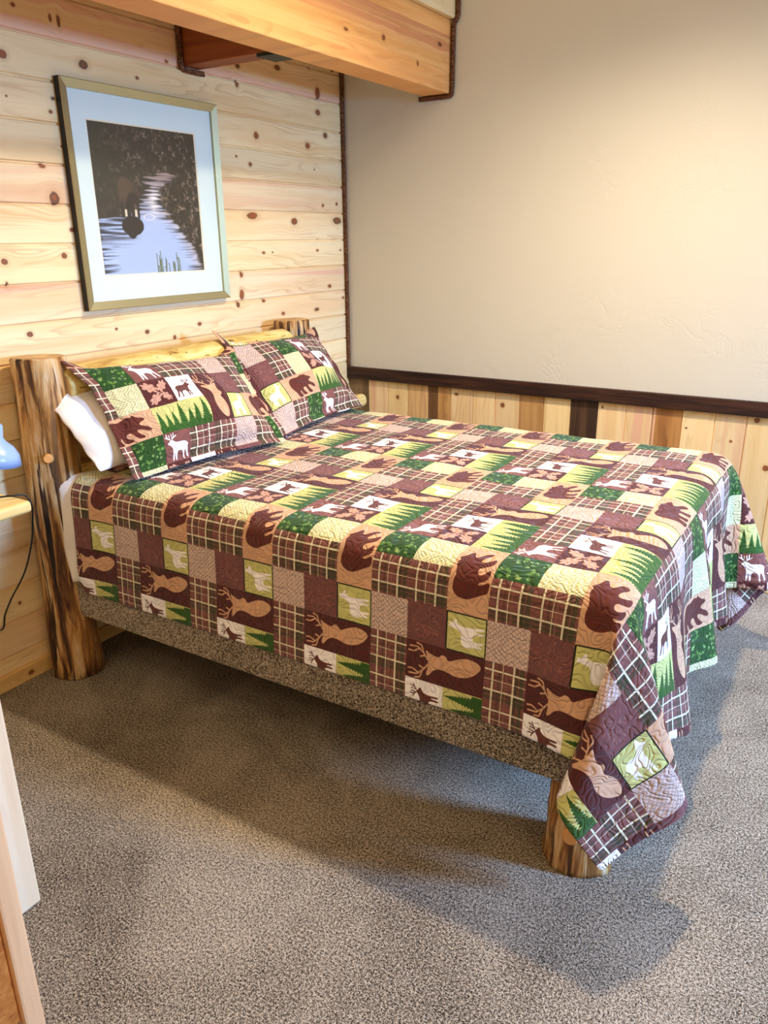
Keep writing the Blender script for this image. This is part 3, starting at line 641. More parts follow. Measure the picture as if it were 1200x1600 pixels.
# second differences of the draped cloth in millimetres; 10000+n stands for n zeros
QD = [
249,10104,23,10019,-1,10068,1,10015,22,10019,1,10068,-1,10015,22,10104,22,10104,23,10104,22,10104,22,10104,23,10011,-1,10003,1,0,-1,10086,22,10011,1,
10003,-1,0,1,10086,22,10104,22,10104,23,10023,-1,10053,1,10026,22,10023,1,10053,-1,10026,22,10104,22,10104,23,10104,22,10104,22,10104,23,10019,-1,
10073,1,10010,22,10019,1,10073,-1,10010,22,10104,22,10104,23,10104,22,10104,22,10104,23,10015,-1,10088,22,10015,1,10088,22,10104,22,10104,23,10081,-1,
0,1,10020,22,10081,1,0,-1,10020,22,10104,22,10015,1,0,-1,10086,23,10015,-1,0,1,10086,22,10104,22,10104,23,10078,-1,10024,1,22,10078,1,10024,-1,22,
10104,22,10104,23,10104,22,10104,22,10104,23,10022,-1,10081,22,10022,1,10081,22,10104,22,10104,23,10081,-1,0,1,10020,22,10081,1,0,-1,10020,22,10104,
23,10020,-1,10083,22,10020,1,10083,22,10104,22,10104,23,10082,-1,1,-1,10019,22,10082,1,-1,1,10019,22,10104,22,10009,1,10011,-1,10082,23,10009,-1,
10011,1,10082,22,10104,22,10104,23,10084,-1,10019,22,10084,1,10019,22,10104,22,10012,1,10010,-1,10080,23,10012,-1,10010,1,10064,-1,10015,22,10088,1,
10015,22,10018,1,10003,-1,10081,23,10018,-1,10003,1,0,-1,10051,1,10007,-1,10019,22,10024,1,10051,-1,10007,1,10007,-1,10004,1,10006,22,10092,1,10004,
-1,10006,22,10014,1,10009,-1,10051,1,10005,-1,10021,23,10014,-1,10009,1,10051,-1,10005,1,0,-1,10019,22,10019,1,10002,-1,10061,1,10019,22,10016,1,
10002,-1,10002,1,0,-1,10051,1,10005,-1,10021,22,10015,1,-1,10065,1,-1,10020,23,10015,-1,10002,1,10004,-1,1,10051,-1,0,1,0,-1,10002,1,-1,10017,1,0,22,
10017,1,-1,10004,1,-1,10051,1,0,-1,0,1,0,-1,0,1,0,-1,1,-1,0,1,10011,-1,0,21,1,10002,-1,10005,1,10006,1,-1,0,1,10002,-1,10059,1,-1,10002,1,-1,1,0,-1,
10013,22,-1,10002,1,10002,-1,1,0,-1,10002,1,10005,1,-1,10002,1,-1,1,10051,-1,1,10003,-1,10022,21,10002,1,0,-1,0,1,-1,0,1,10005,1,-1,1,-1,0,1,-1,0,1,
-1,10051,1,-1,10003,1,-1,10016,1,10002,-1,0,22,10002,-1,0,1,10003,1,-1,10008,1,0,-1,1,-1,0,1,-1,10052,1,10002,-1,10014,1,10002,-2,10004,21,1,10007,-1,
0,1,10005,1,-1,0,1,0,-1,1,-1,0,1,10050,-1,1,-1,10002,1,-1,10006,-1,0,-1,10004,-1,0,-1,1,-1,-1,1,-1,22,10005,-1,10005,1,-1,1,10003,1,0,-2,1,1,-1,1,0,
-1,10050,1,-1,1,-2,0,-1,2,-2,-3,-2,0,-1,-1,10003,1,-1,0,-1,10003,-1,0,1,-1,-1,22,-1,1,10002,-1,1,-2,10005,2,-1,1,10002,1,1,2,-3,10002,-1,0,1,10002,-1,
10026,1,-1,10017,1,0,-1,1,0,4,10002,-3,-2,0,-2,-4,-3,-1,-2,-2,0,-2,10003,-1,-1,1,10002,-1,0,2,17,1,0,2,1,-2,-1,2,0,1,1,10002,-1,1,0,-1,-2,1,2,10002,
-1,0,1,-1,10003,1,10026,-1,1,10017,-1,10005,1,0,-1,10002,1,-1,-1,-3,-2,-2,-2,-3,-1,-2,-1,10002,-2,1,-1,10002,-1,16,1,0,1,-1,2,2,0,1,0,-1,0,-2,-2,-5,
-7,4,8,-3,1,2,1,10008,-1,0,1,-1,10003,1,-1,1,0,-1,1,10027,-1,1,10007,-1,10002,1,-2,-4,-7,6,6,3,1,0,-1,-3,-1,-3,-2,-2,-2,-2,0,-2,10002,-1,0,19,0,1,-1,
2,1,-1,-1,-3,-4,-4,-6,-6,-5,2,17,2,-8,4,4,1,-2,10008,1,0,-1,1,10003,-1,1,-1,0,1,-1,10027,1,-1,10006,-1,2,1,0,2,-7,4,-2,-12,2,6,6,4,3,1,0,-1,-2,-2,-2,
-2,-2,-2,-1,-2,-1,-1,22,-1,-1,-3,-4,-4,-5,-5,-4,-4,-4,-2,3,9,16,-4,-4,6,5,-1,-14,3,1,1,10002,1,0,-1,1,-1,10024,1,-1,10003,1,-1,1,-1,10009,1,-1,10003,
1,-3,-3,12,1,2,-8,4,-2,-10,-2,3,4,5,5,2,3,1,1,-1,-1,-2,-2,-2,-2,-1,-2,10,-6,-5,-5,-4,-3,-1,-1,-2,0,1,6,13,12,-5,-3,3,4,1,-7,-8,10002,1,10002,-1,1,4,
-2,10002,-1,0,-1,1,10005,1,-1,10008,-1,1,10002,-1,1,10002,1,-2,1,-1,1,10007,-1,1,-1,2,-1,10002,-1,1,0,3,7,3,-1,-5,3,-3,-10,-2,1,2,3,6,3,4,2,2,1,10002,
-2,-1,-2,-1,-13,-1,-3,-1,-1,0,-1,0,2,3,10,14,6,-5,-3,2,4,2,-3,-9,-2,-1,10005,2,1,1,-1,-2,0,-1,1,-1,10007,-1,1,1,-1,0,1,-1,0,1,-1,10002,1,0,-1,0,-1,2,
-1,1,-1,1,0,-1,10010,1,-1,-1,2,2,5,8,-1,1,-6,1,-2,-9,-3,-1,1,2,5,3,3,3,3,2,2,2,0,-1,-1,-20,-1,10002,1,0,1,2,6,12,12,2,-4,-2,0,3,2,0,-5,-7,-2,-1,2,-2,
0,1,0,1,0,2,0,-1,0,-2,-1,1,10004,1,-1,0,1,-1,-1,1,10008,-1,1,10004,1,-1,1,-1,0,1,10002,-2,1,10002,-1,1,1,-2,1,-1,1,2,0,3,7,4,-2,3,-6,0,-3,-7,-4,0,-1,
0,2,4,4,2,4,2,2,3,2,0,-21,0,1,10002,2,5,8,11,8,0,-3,-2,-1,3,2,1,-3,-6,-5,10004,1,-1,10002,1,1,1,-1,-1,-1,1,-1,10004,-1,0,2,0,-1,10002,1,-2,1,0,1,-1,
10003,-1,1,-1,1,10002,-1,1,1,0,-1,0,-1,2,-1,1,-1,1,-1,0,1,-1,10002,1,0,3,5,7,-2,-1,4,-5,-2,-3,-4,-6,-1,-2,2,0,2,4,2,4,2,2,3,3,-21,1,0,3,2,7,8,10,5,-1,
-2,-3,-1,3,1,1,-1,-3,-6,-3,1,0,-2,2,-2,1,0,1,0,1,0,1,-2,0,-1,10002,-1,1,1,-2,1,0,-1,1,10003,1,-1,1,-3,2,10005,1,0,-2,1,1,-1,10002,1,-2,1,0,-1,1,0,-1,
1,-1,1,-1,3,-2,2,0,1,3,7,2,-2,0,4,-4,-3,-5,-3,-3,-3,-3,2,0,1,2,1,5,2,2,3,-19,1,3,3,9,7,8,3,0,-4,-3,-1,2,1,2,1,-2,-4,-7,10003,1,-1,10002,1,-1,2,-1,1,0,
-1,0,-1,-1,0,2,-1,10003,-1,1,1,-1,0,-1,1,10002,1,-1,1,-2,1,10003,-1,2,-1,0,2,-1,-1,0,1,-1,0,1,-2,0,2,-1,10002,-1,-1,2,1,1,-1,4,5,6,-2,-1,1,2,-3,-3,-3,
-5,-1,-3,-3,-2,0,2,2,-1,3,3,0,-15,3,5,8,6,6,2,-1,-4,0,-2,2,0,1,1,0,-2,-6,-3,10002,-1,-1,1,10003,1,10002,1,10003,-1,-1,1,-1,-1,0,3,-2,10002,-1,1,1,0,
-1,0,-1,0,1,-1,2,-1,10003,-1,0,1,1,-1,-1,2,-1,10002,-1,0,2,10002,-2,1,-1,2,-1,0,2,-1,1,2,4,6,1,-2,-1,3,2,-3,-4,-4,-2,-4,-3,-1,-1,0,-1,2,-1,2,3,-10,6,
7,6,5,2,-2,-3,-2,-2,1,0,3,2,0,-2,-3,-6,-2,10005,1,-1,-1,1,0,2,-1,1,10002,-2,1,-2,0,2,-2,-1,2,-1,2,-1,-1,1,0,-1,2,-1,1,-1,-1,1,-1,1,0,-1,2,-1,10002,-1,
2,10002,-1,0,1,-1,10002,-1,2,-1,0,-1,1,1,0,1,10002,4,6,4,-2,-2,1,2,1,-3,-3,-6,0,-4,-2,-3,-2,2,-1,1,-1,1,0,6,5,4,0,-2,-3,-1,0,-1,1,1,1,0,1,-2,-4,-5,-1,
1,0,-1,1,-1,-1,1,1,-1,1,0,1,-1,1,-1,10002,-1,10003,1,-1,10002,-1,2,-2,0,1,-1,1,10002,1,-2,2,-1,-1,1,10004,1,0,-1,-1,1,0,-1,1,0,-1,10002,2,-1,0,1,0,1,
10003,2,6,4,1,-2,-2,2,2,1,-3,-3,-5,-1,-3,-3,-3,-2,0,1,-1,0,7,5,3,-1,-1,-2,-2,-1,-1,1,1,2,0,1,-1,-3,-4,-3,0,-1,10002,-1,0,1,0,-1,2,-1,0,1,1,-1,0,1,-3,
1,0,-1,1,-1,1,10002,1,-1,0,1,-1,10006,-1,0,1,10002,1,-1,2,-2,10002,1,-2,1,1,-1,-1,1,1,-2,-1,2,0,-1,2,10003,1,2,3,6,2,-1,-1,-2,3,2,1,-3,-4,-4,-3,-1,-2,
-4,-1,-1,0,-1,13,2,-1,-1,-3,-2,-1,-1,1,1,2,1,1,0,-2,-2,-6,-1,10003,-3,10002,1,10002,1,0,2,-2,1,1,0,-1,1,-2,-1,1,-1,1,-1,2,-3,1,1,1,-1,1,-1,10002,-1,0,
1,10005,-1,2,-2,2,0,-1,-1,2,1,-2,0,-1,1,0,-1,0,1,-1,0,1,2,10003,1,2,6,5,0,-3,-1,0,2,1,1,-2,-4,-4,-3,-3,-1,-3,-1,-1,1,15,-1,-1,-4,-1,-1,1,10002,2,1,1,
1,-2,-1,-4,-4,-2,0,1,0,-4,-1,-1,2,1,2,10003,2,-1,10003,-1,1,-1,-1,1,10002,-1,1,2,-2,-1,1,-1,1,0,-1,1,1,-1,0,-1,10002,1,1,0,-2,1,10002,1,-1,-1,0,2,-1,
-1,-1,1,1,-3,1,1,2,10003,1,1,2,4,4,3,-1,-2,-2,1,3,1,0,-2,-3,-4,-2,-5,-1,-2,-1,-2,14,-3,-2,0,-1,-1,-1,1,2,1,1,1,-1,0,-3,-4,-3,10002,-1,0,-1,-2,1,-2,2,
3,-2,1,10002,2,0,-1,0,1,-3,1,-1,1,-1,1,10002,-1,1,1,-2,1,2,-2,1,-1,-1,0,-1,1,1,0,-1,10002,2,0,-1,10008,-2,1,-1,1,0,1,1,1,10004,2,3,5,3,0,-1,-1,-1,0,3,
1,0,-1,-3,-5,-1,-4,-3,-1,-2,11,-1,-2,-1,-2,2,1,1,1,1,0,1,-1,-1,-3,-4,-2,-1,1,10002,-1,-2,0,1,10002,3,-2,1,0,-2,2,2,-2,-2,3,-2,1,-2,1,-1,1,0,-1,0,1,
10002,-3,3,-2,1,10002,2,-1,10003,1,-1,0,-1,2,0,-1,1,-1,1,-3,1,10002,1,-1,-1,1,1,2,-1,1,0,-1,1,1,2,5,4,2,-1,-2,-1,1,0,2,2,-1,-2,-2,-4,-3,-4,-2,-2,7,0,
-1,0,2,-1,1,1,1,1,2,-1,-1,-1,-4,-4,-1,10003,-1,-1,0,-1,1,0,1,-1,2,-2,1,2,-1,0,1,-1,-1,1,-1,-1,10003,1,0,1,-2,1,0,2,-3,3,-1,-1,0,-2,2,0,-1,0,1,0,1,0,
-2,1,10005,1,-1,0,-2,0,1,1,1,0,1,0,-1,1,-1,1,3,3,5,2,0,-1,-1,-2,2,2,0,1,0,-2,-2,-3,-3,-3,-2,7,-1,1,10002,1,1,1,1,1,0,-1,0,-3,-3,-3,-1,0,-1,1,0,-1,-2,
10002,3,10002,-1,1,10007,-1,0,1,-2,2,0,-2,1,-1,0,1,0,-2,2,-1,10002,1,10002,-2,3,-1,-1,1,1,-1,1,-1,10004,2,-3,-1,2,0,-1,0,1,0,2,0,-1,1,10002,1,1,3,3,5,
1,-1,-2,0,-2,1,3,1,1,0,-2,-2,-3,-4,-3,7,0,-1,2,0,1,1,1,1,0,-1,0,-1,-3,-3,-3,-1,1,0,-1,10002,-1,0,-1,0,2,10004,1,0,-1,1,1,-2,0,-1,1,0,-2,0,3,-1,0,1,-1,
-1,2,-1,-1,1,-1,0,1,-1,1,10002,1,-1,-1,1,10002,1,-1,10002,-1,1,1,-2,0,1,10002,1,-1,1,1,0,-1,1,0,2,2,4,3,2,1,-2,-1,-1,1,0,2,1,10002,-2,-1,-3,-3,8,-1,1,
-1,2,1,0,1,0,1,10002,-3,-2,-4,-1,-1,-1,1,10002,-1,-1,0,1,0,-1,0,3,-3,2,0,1,0,-1,0,1,-1,-1,-1,1,1,-1,-1,0,1,-1,0,3,-4,2,0,-1,1,0,-1,0,1,-1,1,-2,2,
10003,1,-1,1,10002,-1,0,-1,10003,1,0,1,0,1,-1,1,10004,3,3,3,4,10002,-1,-1,-1,1,1,1,2,10002,-2,-2,-2,7,1,0,1,0,1,1,1,0,-1,0,-1,0,-6,-2,-2,1,10004,-1,0,
-2,1,0,1,0,-2,4,-2,0,1,0,1,-1,-2,1,1,0,-1,0,-1,1,-1,1,0,1,-2,2,-1,-1,1,0,-1,1,-1,1,-1,1,2,-1,-2,2,-2,1,1,0,-2,0,1,0,1,-1,10003,-1,2,1,-1,1,-1,1,-1,1,
1,1,2,5,3,2,0,-2,-1,-1,0,2,1,0,1,10003,-2,8,0,1,0,1,0,1,10002,1,-1,-1,-3,-2,-3,-1,-1,1,10002,-1,-1,0,1,0,-1,0,1,2,-3,1,2,-2,1,-1,1,1,-2,0,-1,2,-3,2,
-2,2,-1,10003,1,10003,-1,1,0,1,-2,2,-1,-1,-1,3,-1,10003,-1,2,0,-1,-1,0,1,-1,-1,2,1,-1,1,1,10002,-1,1,10002,1,3,3,3,3,1,-1,-1,-1,0,-1,2,1,1,1,0,-1,0,8,
1,0,1,0,1,10002,1,-1,0,-1,-2,-4,-3,10003,-1,0,1,-1,0,-1,-1,2,1,-1,-1,2,10002,1,-2,1,-1,0,1,10002,-2,1,10003,1,0,-1,-2,2,-1,1,-1,2,-2,10003,1,0,-1,2,
-1,0,1,-1,1,0,-2,0,2,0,-1,-1,1,1,-2,2,1,-1,1,10005,1,1,1,2,5,2,2,0,-1,-1,-1,1,-1,2,1,1,10002,-1,-2140,1,1,2,2,2,2,2,1,2,1,2,1,1,1,1,2,8,15,20,22,23,
23,23,23,24,22,23,23,23,23,23,23,23,23,23,23,23,23,23,23,23,23,23,23,23,23,23,23,23,23,23,23,23,23,23,23,23,23,23,23,23,23,23,23,23,23,23,23,23,23,23,
23,23,23,23,23,23,23,23,23,23,22,19,12,7,2,1,1,1,1,2,1,2,1,3,1,3,1,1,0,1,10002,-1,0,-1,1,-1,1,1,-1,10003,1,-2,0,1,-1,1,10071,-1,1,1,0,-1,1,-1,10002,1,
-1,0,1,-1,10003,1,0,1,-2,2,-2,0,1,-1,2,-1,-1,1,1,-1,10072,-2,3,-1,-1,10004,2,-1,-1,1,0,-1,1,-1,1,10004,1,-2,2,-1,0,1,-2,1,10003,-1,2,-1,10067,-1,1,0,
1,-1,0,1,-1,0,1,0,-2,0,1,-1,1,1,0,-1,-1,10005,1,-2,10002,1,10003,1,-2,2,-1,10071,1,-1,-1,0,2,0,-2,1,10003,1,0,-3,2,0,1,-1,1,10002,-1,0,2,10002,-1,1,
-1,10002,1,-2,1,10009,1,-1,10059,-1,1,0,1,-1,-1,1,1,-1,1,0,-1,-1,0,2,-2,1,-1,1,-1,-1,0,2,0,-2,1,1,-2,10002,1,-1,0,2,-1,10074,1,-1,-1,0,1,0,-1,2,0,-1,
10003,1,-1,10002,1,-1,0,1,-2,0,2,10002,-1,1,0,-1,-1,1,10067,1,-1,1,-2,2,-1,-1,2,10002,-1,-1,1,-1,0,1,0,1,-1,-1,2,-1,1,-2,1,-1,0,2,-1,10002,-1,2,-1,-1,
0,2,-1,10008,-1,1,10060,1,-2,1,10003,-1,1,10003,-1,1,0,-1,1,10002,1,10008,-1,2,-2,1,1,0,-2,1,10008,1,-1,10062,-1,1,-1,1,0,-1,1,1,0,1,-2,10003,1,-1,
10004,1,0,-1,0,-1,1,10002,-1,1,0,1,-1,10008,-1,1,10062,1,-1,1,-2,1,1,-1,10002,-1,2,10003,-2,10003,1,-2,-1,2,-1,1,1,0,-1,10076,-1,1,1,-1,0,1,0,-1,2,-3,
1,0,-1,-1,0,2,1,10002,-1,1,0,2,-2,2,-3,1,-1,1,10002,-1,10003,1,10071,-1,2,-2,1,-1,1,-2,2,-1,2,10002,1,-3,10002,1,2,-2,0,-1,0,1,1,-1,1,0,-1,1,0,-1,0,1,
-1,10066,-1,1,0,1,-1,1,-2,1,10006,-1,0,2,-2,3,-2,10002,-1,1,2,-2,1,-2,1,10002,-1,1,-1,1,1,-1,10068,1,-1,10003,-1,1,1,-1,10002,1,-1,10003,-2,3,-3,3,0,
-2,-1,1,-1,1,10009,-1,2,-2,1,10069,-1,0,1,10003,1,-1,0,1,0,-1,0,1,-2,1,-1,1,-1,1,-1,-1,1,10002,1,-1,-1,2,-1,1,-2,2,-1,1,-1,10070,1,-1,10006,-1,10002,
1,10004,-1,2,0,-1,2,0,-2,1,-1,1,2,-2,1,-2,2,-1,-1,1,10008,1,-1,10057,-1,1,0,1,-1,10002,-1,0,1,0,-1,1,0,1,-1,-1,1,0,-1,2,-1,0,-1,10002,2,-1,0,-1,-1,1,
0,1,10012,-1,1,10057,1,-1,-1,0,1,0,1,10002,-1,-1,2,0,-1,1,-1,1,-1,0,1,10003,2,-2,1,-2,1,0,1,0,-1,0,1,-1,10003,1,-1,10006,1,-1,10059,1,0,-1,0,-1,1,0,
-1,2,-2,10002,1,10003,-1,1,-2,2,10002,1,-2,2,-1,0,1,-2,1,10003,-1,1,0,-1,1,10006,-1,1,10057,-1,1,10003,1,0,-2,1,0,-1,2,10002,-2,1,-1,1,2,-2,10002,-1,
2,-1,10004,-1,2,-1,10002,-1,2,-1,10068,1,-1,-1,1,10002,-1,2,-1,10005,1,-1,1,-1,10003,-1,1,-2,0,1,10003,1,-2,2,0,-2,2,-1,1,-1,10008,1,-1,10059,1,-1,0,
-1,1,-1,1,0,1,-1,-1,2,-2,1,10002,-1,2,-1,0,-1,0,2,0,-1,1,-1,-1,2,-2,1,1,-1,10075,1,0,-1,0,1,0,-1,0,-1,2,-1,-1,1,10002,1,10005,-1,0,2,0,-2,10002,1,-1,
2,-1,10073,-1,-1,3,-1,-1,0,1,1,-1,10002,1,-1,-1,10002,1,1,-1,0,-1,2,-2,10002,1,2,-1,-2,2,-2,10002,1,10068,-1,1,0,1,0,-2,1,10002,-1,0,1,-1,1,10002,2,
-2,1,-2,10002,-1,1,-1,2,-1,-1,2,-2,0,1,-1,1,1,0,-1,10069,-1,1,-2,3,0,-2,2,-1,1,-1,10005,-1,1,0,1,10003,1,0,-1,-1,1,-1,1,0,1,-1,-1,1,10009,-1,1,10059,
1,-1,-1,2,-2,0,2,-2,1,10002,1,-1,10003,1,-1,-1,1,-1,2,-1,-1,1,0,1,1,-2,10002,-1,2,0,-2,1,10070,1,0,-1,10003,1,-2,0,1,-1,2,-1,-1,1,-1,3,-2,0,1,-1,1,0,
-2,1,-1,0,3,-2,1,-1,-1,0,2,-1,1,-1,10006,1,-1,10061,-1,1,1,0,-2,0,2,10002,-1,-1,1,2,-2,1,-2,1,0,1,-1,0,-1,2,-1,2,-1,-3,1,1,1,-1,1,-2,1,-1,1,10006,-1,
1,10060,-1,2,-1,-1,-1,3,-1,-1,1,-2,2,0,1,-3,2,10002,1,-1,-1,0,2,0,-2,2,-2,-1,2,2,-3,0,2,-2,1,10009,1,-1,10060,1,-1,10002,2,-2,10002,-1,2,-1,0,-1,3,-1,
-2,1,-1,10002,1,-2,0,1,-1,1,1,0,-2,1,1,-1,0,1,-1,10008,-1,1,10061,-1,1,0,-1,0,1,1,-1,1,-1,1,-1,-1,1,1,-1,2,-1,10004,1,-1,0,1,-3,2,1,-2,1,1,-1,10068,
-1,1,0,-1,2,-1,0,1,0,-1,0,1,-1,1,-2,2,-1,-1,10002,-1,2,10004,-1,1,0,-2,4,-2,0,1,-2,10002,1,10070,1,0,-1,10005,-1,10002,1,-1,1,0,1,-1,-1,-1,10003,1,0,
-1,0,1,-1,0,-1,0,1,0,1,-1,1,-1,10069,-2,2,0,-1,0,1,-1,2,-1,10003,-1,1,-1,2,10002,1,-1,-1,0,1,10002,1,-2,1,10003,1,-2,1,10071,1,-1,1,10002,-1,1,-1,1,
-1,10004,-1,0,1,0,-2,2,1,-1,0,1,-1,-1,2,-1,1,10002,-2,2,-2,0,1,10065,1,-1,-1,1,0,1,-2,1,10002,1,-2,0,1,1,-1,0,-1,2,10002,-1,2,-4,2,1,-2,10002,1,10002,
-1,10002,1,0,1,0,-1,10067,1,-2,1,-1,1,-1,1,0,-2,2,10002,-1,2,1,-1,-1,0,-1,2,-2,4,-3,0,1,0,1,-1,10003,1,0,-1,0,-1,1,10069,1,-1,10002,1,-1,1,10003,-1,0,
-1,0,1,0,-1,2,-1,10002,1,-1,10004,-1,1,10003,-1,1,1,-2,1,10070,-1,1,10002,-2,2,-1,1,0,1,-1,0,-1,1,0,-1,1,1,-2,2,0,-1,10003,1,-1,0,-1,1,2,-2,-1,1,
10007,1,-1,10057,-1,1,0,-1,1,1,0,-1,-1,3,-3,1,-1,1,10002,-1,3,-2,0,1,-2,1,0,-3,1,3,-2,10002,-1,1,10002,-1,1,-1,2,0,-1,10006,-1,1,10057,1,-1,0,1,-1,0,
-1,1,0,-1,2,-1,10002,-1,1,1,-2,1,1,-1,10003,2,-2,-1,1,1,-1,0,1,10003,-3,3,-2,0,1,10006,1,-1,10057,-1,1,10005,-1,2,-1,10004,-1,1,0,-1,1,10003,-2,2,-1,
1,0,1,-2,1,1,-3,1,0,1,2,-3,2,0,-1,10068,-1,1,0,1,-1,10002,-1,1,10002,1,-1,-1,3,-3,0,1,1,1,-1,1,-1,-1,10002,1,-1,3,-2,0,-1,0,1,10009,-1,1,10059,-1,2,
-2,1,-1,1,10002,1,-1,1,-1,10002,1,-3,3,0,-2,10002,-1,-1,3,0,-1,1,-2,2,-3,3,-1,1,10002,-1,-1,1,10069,1,-1,0,1,-1,1,-1,0,-1,2,0,-1,0,2,-2,-1,1,-1,-1,2,
0,-2,1,0,1,0,-1,1,-1,10003,-1,1,10067,1,-1,10005,-1,1,-1,1,0,1,-2,1,10002,-1,1,0,1,1,1,-1,10004,-1,10002,1,-1,2,-2,0,1,10009,1,-1,10057,-1,1,1,-2,1,0,
1,0,-1,1,-1,10002,1,-1,1,-2,1,1,0,-2,1,10002,1,-1,10003,1,0,-2,1,-1,2,-1,10010,-1,1,10060,1,-1,0,-1,10002,-1,1,2,-2,1,0,-1,2,-1,-1,1,1,0,-1,0,-1,3,-1,
0,1,-1,0,1,-1,1,-2,2,0,-1,1,-1,10006,1,-1,10060,-1,1,10002,1,10002,1,-2,0,-1,0,2,-1,1,0,-1,1,-2,1,-1,1,-2,1,0,-1,1,-1,1,0,-1,1,-1,10002,1,10007,-1,1,
10057,1,-1,0,1,-1,0,1,-2,1,1,-2,0,2,1,-1,-2,1,-1,0,1,-3,3,0,1,-1,0,-1,0,1,-1,1,-1,1,10005,-1,1,10006,1,-1,10060,-1,1,1,-2,4,-3,-1,1,1,-1,-2,2,10002,1,
-1,0,1,-1,10003,1,10002,-2,2,10002,-1,1,-1,1,0,-1,1,-1,10070,-1,2,-4,3,1,-1,-1,0,2,-1,10002,-2,2,0,2,-3,0,-1,1,-1,0,2,0,-1,-1,0,1,-1,2,-2,1,10071,1,
-2,1,-1,1,0,-1,1,1,0,-2,0,1,-1,3,-1,-2,-1,3,0,1,-1,0,1,-2,1,-1,1,2,-2,10002,1,-2,1,10008,-1,1,10061,1,-1,1,1,-2,0,-1,1,-1,1,0,1,0,-2,-1,2,0,-1,10007,
1,0,-2,1,0,-1,1,1,0,-2,1,10065,-1,1,0,-1,1,0,-1,0,1,1,0,-1,10002,1,-2,2,0,1,-2,1,-1,10003,1,-1,-1,1,0,-1,0,1,10002,-1,1,0,1,-1,10065,1,-1,0,1,-1,
10002,-1,1,0,1,-2,2,-1,10002,-2,1,0,1,-1,1,1,-1,0,-1,0,2,-2,1,1,10002,-1,0,1,-2,0,1,10068,-1,1,-1,1,10003,-1,-1,3,-2,2,-1,10003,-1,2,0,-1,-1,1,0,1,1,
-2,1,-1,-1,1,-1,1,0,-1,2,-1,10067,-1,1,10003,1,-2,2,-1,0,2,-3,1,-1,0,1,1,-1,1,-2,0,1,1,0,-1,0,-1,1,1,-1,1,-1,10002,1,0,-1,1,-1,10066,1,-1,10002,2,-3,
2,-2,1,1,-3,3,10002,-1,10005,1,10002,-1,1,-1,1,-1,0,1,10004,-2,1,0,1,-1,1,10069,-1,1,1,10002,-2,2,-1,-1,0,2,-1,10006,-1,1,0,1,-1,1,0,-1,-1,1,10002,2,
-1,0,-1,1,-1,10006,1,-1,10057,-1,1,1,-1,0,-1,1,0,-1,2,-1,0,1,-1,-2,2,10009,-1,0,1,-1,0,2,-1,0,1,-1,0,-1,1,10008,-1,1,10059,-1,1,0,1,-2,0,1,10003,-1,1,
1,-1,10003,1,-2,1,-1,1,-1,2,0,-1,0,1,-2,1,1,-2,0,1,10002,-1,1,10006,1,-1,10057,1,-1,10002,1,-1,1,0,-1,-1,1,10002,1,-1,10005,1,-2,1,0,-1,-1,0,1,10002,
1,-1,-1,1,1,-3,3,-1,1,-1,10065,-1,1,1,-1,-1,1,10003,1,-2,1,1,-1,1,-1,10002,1,-1,-1,2,-1,0,2,0,-1,-1,1,-1,10002,1,10002,1,-1,-1,1,10068,-1,1,0,1,-2,1,
10002,1,-1,10004,-1,2,-2,0,1,-1,1,-2,1,-1,1,1,0,-1,1,0,-1,1,-1,10002,1,-1,10006,1,-1,10060,1,-1,0,-1,1,10002,-1,10003,-1,1,1,1,-1,-1,1,0,1,0,1,-1,1,
-1,0,-1,1,-1,1,0,-1,1,0,-1,0,1,10006,-1,0,1,10059,-1,1,10003,-1,1,1,1,-1,-1,2,-1,-1,-1,0,2,-1,10002,1,-2,1,-1,2,0,-1,1,-1,1,-1,0,-1,2,10002,-1,10068,
1,-2,1,10002,1,-1,-1,0,1,10004,1,-1,0,-1,1,-1,-1,2,-2,2,-1,-1,1,0,1,-2,1,10002,-1,1,0,-1,1,10006,1,-1,10059,-1,2,-1,10002,-1,0,1,-1,0,2,-2,1,10004,1,
-1,1,1,-2,1,10004,1,-2,1,1,10002,-1,-1,1,1,-1,10068,-1,1,-1,1,10005,-1,1,10002,-1,2,-1,1,-1,0,-1,2,0,-2,0,2,-1,0,1,-1,-1,1,0,1,-1,10008,1,-1,10058,1,
-1,1,0,-2,1,0,1,0,-1,1,0,-2,1,-2,2,1,-2,1,0,1,-2,-1,1,-1,2,0,-2,1,10002,1,-1,10003,1,-1,10071,2,-1,0,-2,1,1,-1,-1,3,-2,1,-1,-1,1,0,-1,10007,1,0,-1,1,
10002,-1,10010,1,-1,10064,1,-2,1,0,-1,0,2,-2,1,10004,1,10002,1,0,-1,2,-1,10002,-1,0,2,-2,2,10002,-1,10008,-1,1,10063,-1,0,1,1,-1,1,0,-1,1,-1,10002,1,
-1,-1,0,1,-2,-2,1,10004,1,1,-3,2,10002,1,1,-2,10068,-1,1,10002,1,-1,0,-1,10005,2,10002,-2,1,1,-1,-1,2,-2,10002,-1,2,-2,1,-1,2,10002,1,-1,0,2,-1,-1,1,
10005,-1,1,10062,-2,3,10003,-1,-1,10002,-2,2,0,2,-1,-2,2,10002,-3,10002,2,-3,2,-1,1,-1,10003,1,2,-1,2,-1,10071,-2,-1,-1,1,0,3,-2,1,2,-2,2,-1,1,0,-1,
10002,-5,1,0,-1,1,-1,0,-1,10002,2,0,1,-2,4,-1,2,10007,-1,1,10057,1,-1,0,-2,2,-1,0,1,-2,1,-2,2,10002,2,-2,1,-2,2,-1,1,0,-6,0,1,-1,-1,10004,1,-1,1,0,4,
-3,3,2,10002,-1,1,10064,-1,2,-2,10002,-1,1,-1,1,10003,-1,2,10002,-1,2,0,1,-7,1,-1,2,1,-2,0,1,10004,1,-2,4,1,0,1,-1,1,10005,-1,1,10053,1,10002,-1,0,3,
